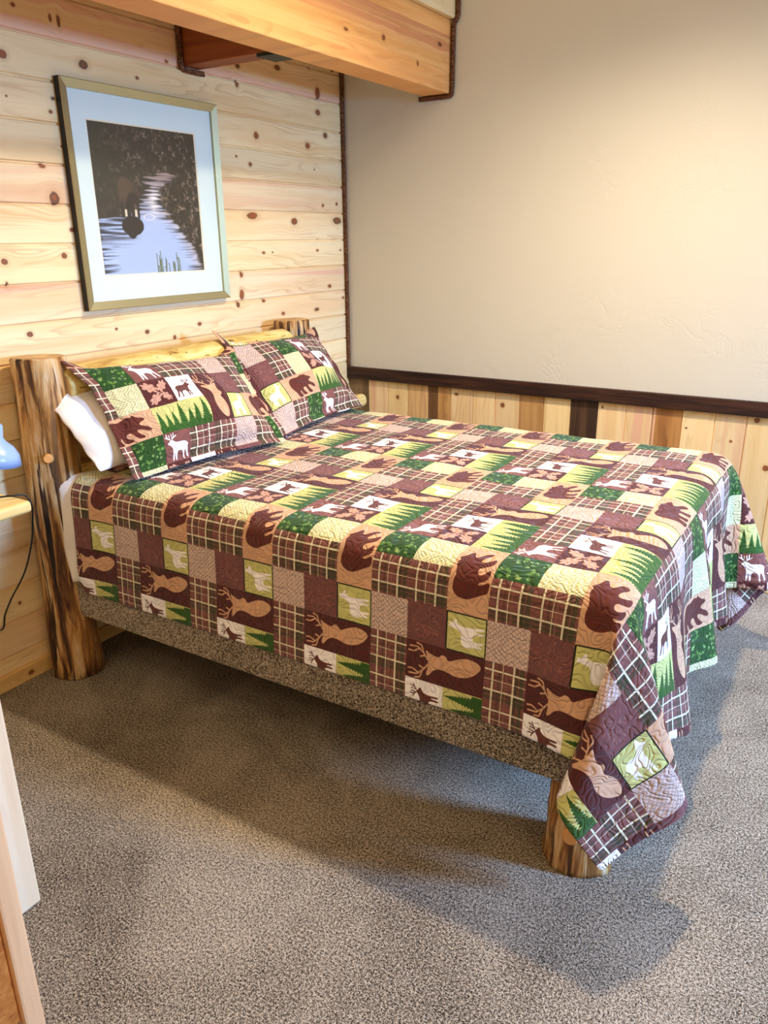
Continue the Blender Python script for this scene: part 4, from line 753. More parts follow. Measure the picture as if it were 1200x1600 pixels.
-2,-1,-1,10003,1,10002,-1,0,1,0,-1,1,1,1,0,1,-6,-1,0,1,0,1,2,-1,1,1,1,1,10002,-1,1,10004,-1,10002,1,10050,1,10005,-1,1,-1,1,2,-5,0,1,1,0,1,1,10002,1,
1,-1,-1,-2,2,3,1,0,3,0,-6,2,1,-1,0,2,0,3,3,0,1,10004,-1,-3,-2,1,-1,1,10002,-1,10002,1,10046,1,-1,10003,1,10003,1,-1,1,-3,1,2,2,3,2,0,1,1,0,-1,1,-1,1,
1,0,1,2,-2,1,-3,-1,1,1,3,3,2,1,0,2,0,-1,-3,0,-3,-4,0,2,-2,1,-1,1,1,10003,-1,1,10044,1,-1,10006,1,1,0,-1,-3,14,4,0,1,1,-1,1,0,-1,0,1,0,1,10004,-1,2,0,
5,10002,-1,1,1,2,2,0,-1,-1,-1,1,-2,0,-1,-4,0,-2,10002,1,10004,1,-1,10044,-1,1,10008,1,0,3,-2,8,6,2,0,2,1,0,1,10009,-1,0,14,0,-2,-2,-2,3,0,-1,-1,-1,-1,
0,-1,0,-1,0,-1,-13,9,0,1,-1,10002,1,0,-1,10046,-1,0,1,10002,-1,10002,-1,0,1,-1,2,1,4,5,4,3,1,1,1,1,10004,1,10005,15,-1,10003,-2,-3,-3,-4,-3,-3,-3,-3,
-4,-4,-3,0,23,2,-1,-1,0,-1,0,-1,10050,-1,10004,-1,-1,-1,-3,-4,-5,2,4,5,6,4,5,4,2,2,2,1,0,1,-1,1,10004,12,-1,10002,-2,-8,-6,-6,-3,-4,-3,-1,0,1,0,2,23,
2,-1,-2,-1,-1,10006,-1,10048,-1,10002,-1,-1,0,-10,3,-2,-3,-1,1,1,5,4,5,5,4,3,3,2,1,2,0,1,1,10002,-2,-3,-5,-3,-5,-3,-1,10002,2,4,0,-2,-3,6,21,1,-1,-4,
0,-1,10002,-1,10004,1,10005,-1,10040,-1,0,1,10002,1,-4,0,9,-21,5,-4,-1,-1,10002,1,3,3,4,5,3,5,3,3,2,1,1,2,1,-20,-2,10002,2,3,1,1,2,1,-3,-4,-2,11,17,0,
-1,-3,-1,4,-6,10002,1,10003,-1,10006,1,-1,10038,-1,1,10005,-3,-1,5,6,-21,3,-3,-2,1,-1,0,-1,2,1,2,5,3,4,3,3,4,2,2,2,-17,1,3,2,1,1,0,1,-3,-4,-6,3,14,11,
0,-1,-1,-2,2,0,-4,0,-1,10004,1,-1,10006,1,0,-1,10035,-1,1,10007,-5,3,8,-1,-18,0,-1,-2,0,1,0,-1,0,1,0,2,3,3,4,3,4,3,2,-8,2,0,1,-1,-1,-2,-5,-4,-3,7,13,
7,1,0,-1,-3,1,3,-5,-2,0,1,10004,-1,1,-1,10007,1,-1,10033,-1,1,10007,-1,-3,0,9,3,-5,-15,-1,-2,-1,10004,-1,1,10002,2,2,2,3,3,4,-3,-2,0,-2,-2,-4,-4,-3,1,
8,11,5,3,0,-1,-2,-1,2,0,-6,1,-1,10005,1,-1,1,0,-1,10006,1,-1,10031,-1,1,10007,-1,0,-2,-3,5,9,1,-8,-12,-2,-2,-1,0,1,10002,-1,10004,2,1,2,2,-6,0,-3,-3,
-3,-4,-1,3,9,9,5,2,0,-1,-2,-1,1,1,-1,-6,1,1,10004,-1,10042,-1,0,1,10010,-3,-2,2,8,4,0,-9,-10,-3,-3,10002,1,10004,-1,0,-1,1,1,1,-10,-2,-3,-3,-3,1,5,9,
7,5,2,1,-2,0,-1,-1,1,2,-5,-2,-1,10005,1,-1,10003,1,-1,10035,-1,1,10010,-1,10002,-4,-1,7,7,1,-2,-8,-9,-3,-2,-1,10002,1,10002,-1,0,1,-1,-1,1,-15,-3,-2,
-1,3,5,9,6,5,1,10003,-2,-1,0,1,1,-4,-3,1,10003,-1,10002,1,0,-1,10037,-1,1,10013,-1,-3,-2,3,9,4,0,-4,-7,-8,-3,-3,-1,10004,1,0,-1,10003,-19,-1,0,3,6,8,
5,5,1,1,0,-1,-1,-2,-1,2,2,-2,-4,-2,1,-1,10002,1,10002,-1,10004,1,-1,10046,-1,10002,-2,-3,1,6,8,2,-1,-4,-8,-9,-2,-3,10003,1,10005,-1,-21,1,5,6,7,5,4,1,
1,10002,-2,-1,-1,0,2,1,-3,-4,0,-1,1,-1,10004,1,-1,1,-1,10008,1,-1,10025,-1,1,10013,-1,-1,-1,-1,-2,4,7,4,2,-2,-4,-7,-8,-3,-2,-1,10002,1,10005,-18,5,5,
7,5,3,2,10003,-1,-1,-1,-1,1,1,1,-4,-3,10002,-1,1,10004,-1,10002,1,0,-1,10006,-1,1,10040,-1,1,-2,-2,-2,2,6,6,2,1,-1,-5,-7,-7,-4,-2,-1,0,-1,1,1,10003,
-13,6,8,4,2,2,0,1,0,-1,-2,-1,-2,1,2,1,-2,-3,-1,0,-1,0,-1,10005,1,-1,10003,1,-1,10030,-1,1,10012,-1,0,1,-1,-1,-2,-1,-1,4,7,5,1,-1,-1,-5,-6,-6,-5,-2,-1,
10004,1,0,-4,6,2,4,1,1,-1,1,-1,-1,-1,-1,-2,2,1,1,-2,-3,-2,0,1,-2,1,10004,-1,10036,-1,1,10014,-1,10003,-3,-2,0,3,6,3,4,1,-1,-2,-4,-7,-5,-3,-4,0,-1,
10003,1,2,4,3,-1,2,-1,2,-2,-1,-1,-1,-2,2,0,2,0,-2,-3,-2,1,-1,0,-1,10004,1,-1,10003,1,-1,10004,-1,1,10040,-1,10003,-1,-2,-2,1,3,8,2,3,10002,-5,-3,-6,
-5,-3,-4,0,-1,10003,7,1,1,1,10002,-1,0,-1,-2,-1,0,1,1,1,0,-3,-3,1,-1,0,-2,1,10003,-1,-1,1,10034,-1,1,10014,-1,1,-1,0,1,-2,-3,-1,0,4,3,6,2,2,-2,1,-3,
-4,-7,-4,-3,-3,-2,10003,10,10002,1,-1,0,-1,-1,-2,1,-2,0,1,1,2,-2,-3,-2,10002,-1,10002,-1,10003,1,-1,10005,1,-1,10026,-1,1,10014,-1,10003,1,-2,0,-1,-2,
-1,1,5,5,3,2,2,-2,-2,-3,-3,-5,-4,-4,-2,-2,-1,0,9,1,0,-1,1,-1,-1,-1,0,-3,0,1,1,3,-1,-2,-3,-1,-1,1,0,-1,-1,1,0,-1,10007,1,-1,10045,-1,10002,-1,0,-1,-2,
-2,1,4,4,5,2,1,1,-1,-2,-3,-4,-4,-4,-3,-2,-2,-2,10,10003,-1,10002,-2,-1,-1,1,0,1,1,0,-2,-2,-2,-1,2,-2,10003,-1,1,-1,0,1,0,-1,10002,-1,1,10044,-1,0,-1,
0,2,-1,-2,-1,-1,-1,2,4,5,3,2,1,-1,0,-2,-4,-4,-4,-3,-4,-2,-1,10,10002,-1,0,-1,-2,0,-1,10002,1,2,0,-1,-2,-2,10002,-2,1,-1,-1,0,1,-1,1,-1,-1,1,1,-1,0,1,
-1,10042,-1,1,0,-1,1,-1,1,-1,-1,-2,-2,0,1,3,4,4,2,2,1,-1,-2,-1,-3,-3,-4,-3,-3,-4,10,-1,10002,-1,-1,0,-2,10002,1,1,1,1,-1,-3,-3,-1,1,1,-2,10003,-1,1,
-1,1,0,-1,0,1,-1,10002,1,-1,10024,-1,1,10015,-1,10003,1,-2,1,-1,-1,-2,-1,0,3,3,5,4,0,1,0,-1,-2,-2,-3,-2,-3,-2,-3,9,10002,-1,-1,0,-1,10002,-1,0,2,1,0,
-2,-2,-1,1,-1,-1,0,-2,10002,1,-1,1,-1,10033,1,-1,10012,-1,0,1,10002,-1,-1,1,1,-2,0,-1,-1,-2,-1,2,3,6,1,4,1,10002,-1,-1,-3,-4,-2,-3,0,9,0,-1,10002,-2,
10002,-2,3,0,1,1,-1,-2,-3,-1,10004,-1,10003,-1,10006,1,-1,10027,-1,1,10011,-1,1,10003,-1,10003,-1,2,-1,-2,-2,-1,10002,3,3,6,2,1,10003,-2,-1,-2,-2,-4,
0,377,23,23,23,23,23,22,23,23,23,23,23,23,23,23,23,23,22,18,12,6,1,-1,10002,1,10005,1,-1,10002,1,-1,1,-1,10008,1,0,-1,0,-1,1,0,-1,1,-1,1,0,-1,1,1,-2,
0,1,0,-1,1,10004,1,0,-1,1,0,-1,-1,10002,-1,-7,-14,-20,-22,-23,-23,-23,-23,-23,-23,-23,-23,-23,-23,-23,-23,-23,-23,-23,-23,-23,-23,-23,10005,-1,1,
10014,-1,1,10005,-1,2,-1,-1,2,-1,10003,-2,0,1,2,-1,10005,-1,0,1,0,1,10003,-2,2,-1,1,1,-2,-1,3,-2,1,-1,1,-1,10004,-1,0,2,-2,10002,1,10031,1,-1,10020,1,
1,-2,10002,-2,2,-1,0,1,2,0,-1,-2,1,10003,1,-1,1,-1,0,1,0,-2,10002,2,-1,0,-1,-1,2,0,-1,2,-3,3,-1,10002,-1,1,10002,1,-2,0,1,10054,-1,0,1,-1,1,1,0,-1,
10005,-1,1,0,-1,1,0,-1,1,-2,1,2,-1,-2,2,0,1,-1,10003,1,-2,0,1,-1,2,-2,1,10002,2,-2,10002,-1,2,0,-1,10003,1,-1,10047,1,-1,0,-1,0,2,-1,-1,1,-1,2,-1,0,
-2,2,1,-1,0,1,-1,1,-1,10004,-2,3,-1,1,-1,10004,1,0,1,-3,2,-2,0,1,10002,-2,3,-1,-1,1,-1,1,0,1,-1,0,-1,1,10028,-1,1,10015,1,-1,-1,2,10002,-1,-1,1,10002,
1,0,-1,0,1,-1,1,-1,0,-1,1,-1,1,10002,3,-4,2,-1,0,-1,10002,1,0,-1,-1,3,-2,2,-1,1,-1,10003,2,-3,1,1,-1,-1,2,-1,-1,1,10031,1,-1,10014,1,-2,1,0,-1,1,-1,1,
10003,1,-1,0,1,-1,10005,1,-1,0,1,-1,1,-3,2,-1,0,2,-1,10004,1,0,-2,0,1,1,-1,2,-1,-1,0,-2,2,0,1,10002,-2,1,10049,-1,1,10004,1,-2,1,10002,-1,1,-1,0,1,-1,
10002,1,10003,1,-1,0,1,0,-1,1,1,-3,2,10002,-1,10003,-1,2,0,-2,1,-1,0,1,0,1,0,-1,0,-2,2,0,1,-1,10032,-1,1,10017,1,-2,1,-1,1,10003,1,-1,10002,1,0,-1,
10002,1,-1,10002,-1,1,-1,0,1,0,-2,2,-1,2,-1,0,1,-1,0,1,0,-2,1,1,-1,10003,1,-2,10002,2,-1,0,-1,1,10032,1,-1,10017,-1,3,-2,1,0,-1,10002,-2,3,-2,10002,1,
10002,-1,10002,1,-1,1,10005,2,-2,0,-1,1,0,-1,1,10002,-1,1,0,-1,1,10002,-1,0,1,2,-3,0,1,-1,1,10053,-1,1,10005,2,-3,2,1,-2,-1,2,-1,1,-1,2,-2,10004,1,-1,
1,-2,1,1,-1,1,-1,10006,1,-1,10002,-1,1,1,0,-2,2,0,-2,2,-2,2,-1,0,1,-1,10048,-1,1,1,0,-2,1,0,-2,2,0,-1,1,10004,-1,0,1,10004,-1,2,-2,2,-1,-1,2,-2,2,-1,
1,0,-1,1,-1,-1,1,0,-1,2,0,-2,0,1,10004,1,-2,2,-1,-1,1,10028,-1,1,10017,1,0,-1,-1,-1,3,-2,1,10006,1,-1,-1,2,-1,-1,1,10004,-1,1,10002,-1,0,1,-1,1,0,-1,
1,-1,2,-1,0,-1,2,-1,-1,1,0,1,-2,1,1,-1,10002,-1,1,10049,-1,0,1,0,1,-1,1,-1,2,-1,-1,0,1,0,-2,1,1,-2,1,2,-3,1,10004,-1,0,1,2,-2,10002,1,-1,10002,-1,0,1,
0,2,-3,1,1,-1,1,-3,3,-1,10003,1,-1,10031,1,-1,10014,1,-1,10002,1,-2,0,1,-1,1,-1,1,-1,1,0,-1,1,-1,0,1,10002,-1,2,-1,-1,1,0,-1,2,-2,1,-1,1,10002,-1,0,2,
-1,1,-1,1,-2,0,2,0,-1,0,-2,3,-1,1,-2,1,2,-2,10032,-1,1,10014,-1,1,10003,1,0,-1,1,10002,-2,1,10004,1,0,-1,1,-1,1,0,-1,2,-2,0,1,-1,1,-1,10003,1,-1,
10005,-1,2,0,-1,-1,2,-2,2,-1,0,-1,2,-1,-2,1,1,10050,1,-1,1,-1,10002,-2,2,10006,1,-1,0,-1,2,-1,-1,1,-1,1,1,-1,-1,1,-1,1,0,1,-1,10007,1,-2,1,0,-1,2,-1,
10002,1,0,-1,-1,1,10032,1,-1,10016,1,-2,1,1,-1,10002,1,-1,10002,1,-1,1,-1,10002,1,0,-2,1,10004,-1,1,1,-1,1,-2,1,-1,10003,-1,2,-1,1,0,-1,0,2,-1,10005,
-1,0,2,-1,10006,-1,1,10041,1,-1,-1,2,-2,-2,3,-1,1,1,-1,10002,-1,1,-1,2,-2,1,-1,1,-1,0,2,-2,1,0,1,-2,2,-1,1,0,-1,10002,1,1,-1,10002,-2,0,1,1,-1,10002,
-1,1,0,-1,2,0,-1,1,-1,10005,1,-1,10041,-1,1,0,-1,3,-1,-1,1,0,-2,2,-1,1,-1,0,-1,0,1,0,-1,1,1,-1,-1,2,-1,0,-1,2,-2,10002,2,-2,1,0,-1,0,1,-1,1,1,-1,
10002,-1,1,0,2,-2,-1,2,-2,0,1,10002,1,-1,10050,-1,2,-1,10003,-1,1,0,1,-2,2,-1,10002,2,-1,-2,1,-1,2,-1,0,-1,1,0,1,-1,-1,3,-2,-1,2,-1,10002,-1,1,1,-2,2,
0,-2,1,-1,2,1,-3,0,1,-1,0,1,-1,1,10003,-1,1,10046,-1,1,-1,0,1,1,-1,-1,1,1,-1,10003,-1,0,2,-1,0,-1,1,0,1,0,-2,1,-1,1,-1,1,1,-2,0,1,1,-1,1,-1,0,-1,0,2,
-1,1,-2,0,2,0,-2,0,2,0,-1,0,1,-1,0,1,-1,10025,-1,1,10018,1,-2,1,1,1,-2,-1,1,10004,-1,1,0,1,-2,1,0,1,0,-1,10002,-1,2,-1,2,-2,0,1,-1,1,-1,0,-1,2,-1,-1,
2,-2,0,1,1,-3,1,0,2,-1,1,1,-2,-1,1,10049,1,0,-1,1,0,-1,-2,2,0,-1,1,-1,0,1,0,1,-1,-1,1,-1,2,-1,-1,2,0,-1,10004,-1,1,-2,1,1,1,-1,10002,-1,2,0,1,-1,-1,
-1,2,0,-1,10003,-1,1,1,-1,0,-1,1,10028,1,-1,10016,-1,1,-1,1,-1,1,1,0,-2,2,0,-1,1,-1,0,-1,2,-1,2,0,-2,10008,-1,1,0,1,0,-1,1,-1,-1,1,10002,-1,0,1,0,-1,
1,-1,2,-1,0,-1,2,0,-2,1,10050,-1,1,0,-1,1,-2,1,3,-1,-1,-1,1,0,1,-2,-1,2,-1,1,10003,-1,0,2,-1,10002,1,0,-1,10002,-1,0,1,1,-1,0,2,-2,10002,-1,3,-1,-1,
10005,-1,2,-1,10047,1,-1,10003,1,10003,-1,0,-1,0,2,-1,0,1,10002,-1,-1,1,-1,1,10003,-1,2,-1,0,-1,1,10004,-1,1,-1,1,1,-4,3,10002,1,-2,0,2,-1,-1,0,2,-2,
2,-2,1,10047,-1,1,10002,-1,0,1,-1,1,10002,-1,1,10002,1,-2,1,1,10002,-2,0,1,0,-1,1,-1,0,1,10003,1,-1,-1,1,1,-1,0,-1,-1,3,10002,-2,1,-1,0,1,10002,1,-1,
1,-2,2,-1,10031,-1,1,10017,1,1,-2,0,-1,1,1,-3,2,0,-1,2,-3,2,10002,-1,10002,2,-2,1,1,-1,2,-3,1,10003,-2,2,1,1,-1,-1,1,0,-1,-1,0,1,1,-1,0,1,-1,10004,-1,
10002,1,0,1,-1,10046,1,-2,-1,2,1,-1,0,-2,3,10003,-2,2,-1,0,-1,1,1,10003,-1,0,1,-1,10005,1,-1,0,-1,-1,1,10002,2,-1,0,-1,1,0,2,-2,10002,-1,1,1,-1,1,0,
-1,1,-1,10047,-1,2,0,-1,-1,2,0,-1,10006,-1,1,10004,-1,2,-1,1,-3,1,2,0,-1,10002,-1,1,-1,1,2,-1,-1,1,-1,1,0,-1,-1,10002,1,-1,0,2,-1,-1,1,10003,-1,1,
10048,-1,2,-2,1,0,-1,1,10002,-1,1,1,-2,2,-1,-1,1,0,1,-1,-1,0,-1,3,-2,1,-1,1,10002,1,-1,1,-1,0,1,0,-2,1,1,-2,2,10002,-1,-1,1,1,-2,1,0,-1,1,-1,1,0,-1,1,
10028,1,-1,10016,1,-1,-1,2,-1,10002,1,-1,10002,1,-2,2,-2,1,1,-1,0,-1,1,0,1,0,-1,1,-1,1,0,-1,0,-1,0,1,0,-1,0,1,0,1,-2,2,-2,1,10002,1,10003,-2,1,1,-1,
10033,-1,1,10016,-1,1,-1,0,2,-1,1,-1,10003,-1,1,0,1,-1,1,-1,10003,-1,1,10005,-1,1,1,10002,-1,10003,1,0,-2,10002,2,-1,10002,1,-1,-1,1,1,-1,1,10002,-1,
10031,1,-1,10020,-1,10002,1,10002,-1,1,10004,-1,2,-1,10002,1,-1,0,-1,1,1,-2,0,2,-1,0,-1,1,10002,1,-2,0,1,1,0,-2,0,1,0,-2,3,-1,10005,-1,1,10031,-1,1,
10017,1,1,-1,10002,-1,0,-1,0,3,-1,-1,-1,2,-1,10003,1,-1,-1,1,-1,2,-2,0,1,1,-2,0,1,1,-1,-1,2,-3,2,1,-1,0,-1,1,10003,1,-1,0,-1,1,0,-1,1,10033,1,-1,
10017,-1,0,1,-1,2,-1,0,1,-1,-1,0,2,0,-2,1,0,-1,1,10005,-1,2,-2,1,-1,1,1,-1,0,1,0,-2,2,-1,10005,1,-1,10002,-1,1,10002,1,-1,-2,3,-1,10031,-1,1,10018,-1,
1,0,-1,1,0,-1,2,-1,10002,-1,1,10004,-1,1,10004,-1,1,-1,3,-3,0,1,1,-2,2,-2,1,0,-1,1,1,0,-1,-1,1,10004,1,-1,-1,2,0,-2,1,0,1,-1,10028,1,-1,10017,1,0,-1,
0,1,-1,1,0,-1,10003,1,-1,10006,1,-1,2,0,-1,0,-1,-1,3,-2,0,-1,1,-1,3,-2,0,2,-2,-1,0,1,2,-3,1,-1,1,-1,1,0,1,-3,2,10003,-1,1,10028,-1,1,10017,-1,0,1,
10003,-1,1,10003,-1,1,-1,1,0,1,0,-1,10002,-1,1,-1,1,1,1,-2,0,-1,1,0,-1,1,0,-1,1,10005,-1,2,-1,1,-1,1,-1,0,-1,1,10050,1,-1,10002,1,-1,0,-2,2,0,-1,0,1,
10003,1,-1,0,-2,1,0,2,-1,1,-2,1,1,-2,1,0,-1,3,-1,-1,1,0,-1,2,-2,-1,1,1,-1,0,-1,2,-1,-1,0,1,1,-2,0,2,-2,1,10048,-1,2,0,-1,10006,2,-1,-1,1,10002,-1,
10002,1,-2,2,-3,2,-1,1,0,-2,2,-1,2,-1,-1,10004,1,-1,1,10006,-1,1,1,0,-1,-1,2,0,-2,3,-2,10002,1,-1,10028,1,-1,10015,-1,0,2,-2,1,0,1,-1,10002,-1,2,-1,
-1,0,1,10002,1,0,-1,1,-2,3,-2,1,0,-1,0,-1,1,10003,1,-1,-1,1,0,-1,1,-1,1,0,1,-1,-1,1,1,-1,10003,1,-2,1,10002,-1,1,10046,1,-2,2,0,-1,10003,-1,1,-1,0,1,
10002,1,-1,-1,1,10002,1,-2,10003,2,-2,2,-1,0,1,-1,1,-1,10004,1,-1,10004,1,0,-2,1,10003,1,-1,10033,-1,1,10014,1,-1,-1,1,0,-1,1,-1,2,-1,0,1,0,-2,2,-1,0,
-1,2,-1,10005,1,10002,-2,1,10002,-1,0,1,-1,0,1,1,-2,2,-2,0,2,-1,10003,-1,1,0,-1,0,1,-2,2,10033,1,-1,10014,-1,1,0,2,-1,-1,0,1,-2,1,-1,10002,2,-2,2,-1,
0,-1,1,0,1,-2,1,0,1,-3,2,0,1,-2,0,2,-1,1,-1,1,-1,-2,3,-2,1,1,-2,0,1,10002,1,0,-1,1,0,-1,1,-2,1,10047,-1,1,0,1,-3,0,2,10004,1,0,-1,0,1,-2,1,-1,1,0,1,
-2,2,-1,0,-1,2,-2,1,1,-1,1,-1,0,-1,1,10002,1,10002,-2,1,0,1,-1,10002,-1,0,1,10004,1,-1,10050,-1,2,0,-1,0,-1,1,-1,1,10003,-1,2,-1,0,-1,2,-2,1,0,1,0,-1,
0,1,0,-2,0,2,-1,-1,2,-1,0,1,0,-2,1,1,-1,0,1,-1,0,-1,1,1,0,-1,-1,1,1,-1,10052,-1,1,0,1,1,-2,1,-2,2,-1,10004,1,-1,-1,1,10003,-1,1,10004,2,-3,2,0,-1,
10002,-1,0,2,-1,1,-1,0,-1,2,-2,2,-1,-1,0,2,10002,-2,1,1,-1,10025,1,10005,-1,1,10013,1,-1,10002,1,-1,0,-1,0,1,0,1,-1,10003,-1,0,1,1,-1,0,1,0,-2,0,1,0,
1,-3,2,-2,2,0,1,-1,10002,1,0,-2,1,-1,1,1,-1,-1,2,-1,1,-1,0,-1,1,-1,1,0,-1,1,0,1,-1,10021,1,-1,10024,-1,1,10003,-1,1,-1,-1,1,1,-1,0,3,-2,0,1,-1,0,-1,1,
1,-1,0,-1,2,-1,10002,-1,10002,1,0,-1,0,1,-1,1,0,-1,1,10003,-1,1,10002,-1,1,-1,1,10003,-1,1,10045,1,-1,1,-1,-1,1,0,1,0,1,-2,1,0,1,-2,-1,2,-1,0,-1,0,1,
0,1,-1,1,10002,-1,0,-1,2,-1,2,-2,0,-1,0,1,1,-2,2,-1,10003,-1,1,0,-1,2,0,-1,0,1,-1,10025,-1,1,10005,1,-1,10015,-1,2,-2,1,2,-3,1,10002,-1,1,-1,10002,1,
-1,10003,2,-1,1,-1,-2,2,-2,1,0,1,1,0,-3,2,-1,1,0,1,0,-2,1,1,-2,1,0,-1,1,2,-2,0,1,-2,0,1,1,-3,3,-1,0,1,-1,10021,1,-1,10005,-1,1,10014,1,0,-2,1,0,-1,2,
-1,0,-1,0,2,1,-2,0,1,0,-1,10004,-2,2,10002,1,-2,1,1,-1,0,1,-2,1,-1,1,10002,1,-1,10004,1,-1,-1,2,-1,0,1,0,-1,0,1,-2,1,0,-1,1,10045,-1,1,10003,-1,2,-1,
10003,-1,2,-2,1,-1,0,2,-1,1,-1,1,-1,0,-1,1,1,-1,0,-1,1,1,0,-2,3,-2,1,-1,10002,-1,2,-1,10003,1,-2,1,10004,1,-2,1,10002,1,-1,10044,-1,1,0,1,-1,0,1,-3,2,
0,1,-1,1,-3,3,-1,1,10002,-1,10002,-1,1,1,1,-1,-1,-1,1,1,-1,10005,-1,1,1,-1,2,-3,2,-1,1,-1,-1,1,10002,-1,1,0,-1,3,-2,10002,-1,1,10047,-1,1,-1,0,2,-1,0,
1,-2,0,1,10003,1,-3,2,-2,2,1,-1,0,-1,0,1,1,-2,1,0,-1,0,3,-3,1,0,-1,0,1,-1,1,-1,10002,1,10002,1,-1,10004,-1,1,10032,1,-1,10014,1,-1,10002,-1,1,1,-1,0,
-1,0,2,10002,-2,1,0,-1,3,-1,1,-3,10002,1,0,-1,1,10004,-1,3,-3,1,0,-1,2,-2,1,0,-1,1,2,-1,-1,10004,1,-2,1,1,-1,10003,1,-1,10028,-1,1,10014,-1,2,-1,0,1,
-1,10003,1,-1,0,-1,1,1,-1,0,1,-2,0,1,1,-1,1,-1,0,2,-2,0,1,-1,-1,1,-2,2,0,1,1,-1,0,-1,1,-1,10003,-1,1,-1,-1,2,-1,2,-1,10005,-1,1,10027,-1,1,10016,-1,1,
1,-1,0,-1,10002,1,10006,1,-2,1,0,-1,1,0,1,-2,1,-1,1,0,-2,2,1,1,-1,-1,-1,0,-1,1,2,-1,-1,2,-1,-2,1,2,0,1,-1,-1,10003,-1,1,10003,1,-1,10027,1,-1,10018,
-1,0,2,10003,-1,10003,1,-1,-1,10002,1,10002,1,0,-2,2,-2,2,-1,0,1,-1,-1,0,1,0,1,-1,1,-1,-1,0,1,0,1,0,-1,0,-1,1,10007,1,-1,0,-1,1,10028,1,-1,10013,-1,1,
1,-1,0,1,-2,1,10005,1,-3,2,2,-2,1,0,-2,1,-1,1,-1,1,1,-1,-1,1,0,1,1,-1,-1,10006,1,-1,1,-3,2,10003,-1,3,-2,1,-1,0,1,-1,-1,1,0,1,-1,10028,-1,1,10015,-1,
1,10002,1,-1,10002,1,-1,1,-2,2,-1,-1,1,0,-1,2,-1,-1,1,1,-1,0,-2,3,-1,-1,10003,1,10003,-1,0,1,10003,2,-3,1,10003,-3,3,-1,2,-2,0,1,10003,-1,0,1,10020,
-1,1,10020,1,-1,10002,1,-1,10002,-1,10002,1,10010,1,-1,10003,2,-2,0,1,-1,-1,1,1,-2,0,2,-1,1,-1,10002,-2,0,3,-1,10002,1,0,-1,0,-2,3,-1,-1,2,-1,10002,1,
-1,10042,-1,1,10002,-1,1,10002,1,10002,-1,-2,1,1,0,-1,1,1,-1,0,1,-1,0,-1,1,10005,1,1,-2,-1,2,0,-1,0,1,-2,1,-1,2,1,-1,0,-1,0,-1,2,-1,0,1,-1,0,1,-2,1,0,
1,-1,10050,1,-1,10003,2,-1,-1,0,1,0,-1,10002,-1,1,10004,-1,1,-1,1,-1,0,2,-2,0,1,-2,3,-2,1,1,0,-1,-1,-1,1,2,-1,0,-1,0,1,0,-1,0,1,1,-1,0,-1,1,10028,1,
-1,10016,1,-1,0,1,-2,1,10003,-1,1,1,-1,0,-1,10002,1,-1,1,0,1,-2,1,10006,-1,2,-1,0,1,-1,0,1,-2,1,10002,1,-1,-1,1,0,-1,1,10002,1,0,-1,-1,1,10031,-1,1,
10013,1,-1,1,-2,1,0,-1,1,-1,1,0,-1,1,0,-1,1,10003,1,-1,1,-1,1,-1,0,-1,1,0,1,-1,1,-1,-1,1,1,-1,0,1,-1,1,-1,10003,1,-1,0,-1,1,1,0,-1,10002,1,-1,1,-1,
10046,-1,1,-1,1,1,-2,1,0,1,-1,0,2,-2,1,-1,0,1,0,-2,2,10002,-2,0,1,2,-1,-1,10003,-2,2,1,0,-1,0,1,-2,1,-1,2,-1,-1,1,-1,0,2,1,-2,1,-1,10002,1,-2,1,-1,1,
10050,-1,1,1,-1,10003,-1,1,10003,-1,0,3,-3,10002,2,-1,0,-1,1,1,-2,1,1,0,-1,0,-2,3,0,-2,1,10002,-1,2,-1,-1,1,1,-2,0,1,-1,1,10002,-1,1,-1,1,10052,1,-3,
2,1,-1,-1,1,0,-2,1,1,10002,-1,2,-1,1,-1,1,10003,-2,1,-1,0,1,-1,2,0,-3,1,2,-1,10004,2,-1,0,-1,10002,1,-1,-1,1,-1,0,1,1,-1,10047,1,-1,10004,1,-1,-2,2,
10002,-1,2,0,-1,10002,-1,0,1,-1,1,-1,10003,1,1,10002,-1,1,-2,1,1,-1,-1,1,10003,-1,0,1,10002,1,-1,-1,1,1,-1,2,-1,-1,1,0,-1,10050,1,-1,0,1,10002,-1,0,2,
-2,-1,2,-2,0,2,-1,0,1,-1,-1,1,10002,-1,1,1,-2,1,-1,1,1,-1,10002,-1,0,1,10006,-1,0,1,10003,-1,1,0,-1,0,1,10024,1,-1,10021,1,-2,2,-2,0,1,-2,2,-1,1,1,-1,
-1,1,0,1,1,-1,-1,0,-1,1,2,-2,1,-2,1,0,-2,2,0,2,-2,-1,1,10002,1,0,-2,1,0,1,-1,-2,2,0,1,-1,10002,1,-1,10006,1,-1,10044,-1,2,-2,1,1,-2,2,-1,1,-1,-2,1,1,
0,-1,1,0,-1,1,0,1,0,-2,2,-2,1,1,-1,10003,-1,0,2,-1,10002,1,-1,1,-1,1,-2,1,1,-2,1,10003,1,-2,2,-2,1,0,1,-1,0,-1,1,10002,1,-1,10039,-1,1,10002,1,-1,1,
-2,1,-1,1,1,-1,2,-1,0,-1,-1,1,10002,-2,1,1,10003,1,-2,2,-1,10002,2,-4,2,-1,1,-2,2,10002,-1,1,0,1,0,-1,0,-1,1,10002,-2,3,-1,0,-1,1,10005,-1,1,10016,1,
-1,10021,1,-1,10002,-1,1,0,1,-2,0,2,-1,0,-1,1,-1,0,1,1,-1,10002,1,0,-2,0,2,-3,2,10002,1,-2,0,2,-1,1,-1,1,0,-1,10002,1,0,-2,1,1,-1,1,-1,-1,0,2,-1,0,1,
0,-1,10019,1,-1,0,1,-1,10007,1,0,-1,10018,1,-1,2,-1,-2,1,10004,2,-1,-2,1,0,2,-3,0,2,-1,10002,1,-1,-1,1,2,-2,0,1,-1,-1,1,-1,2,-1,1,-3,1,0,2,-2,1,10003,
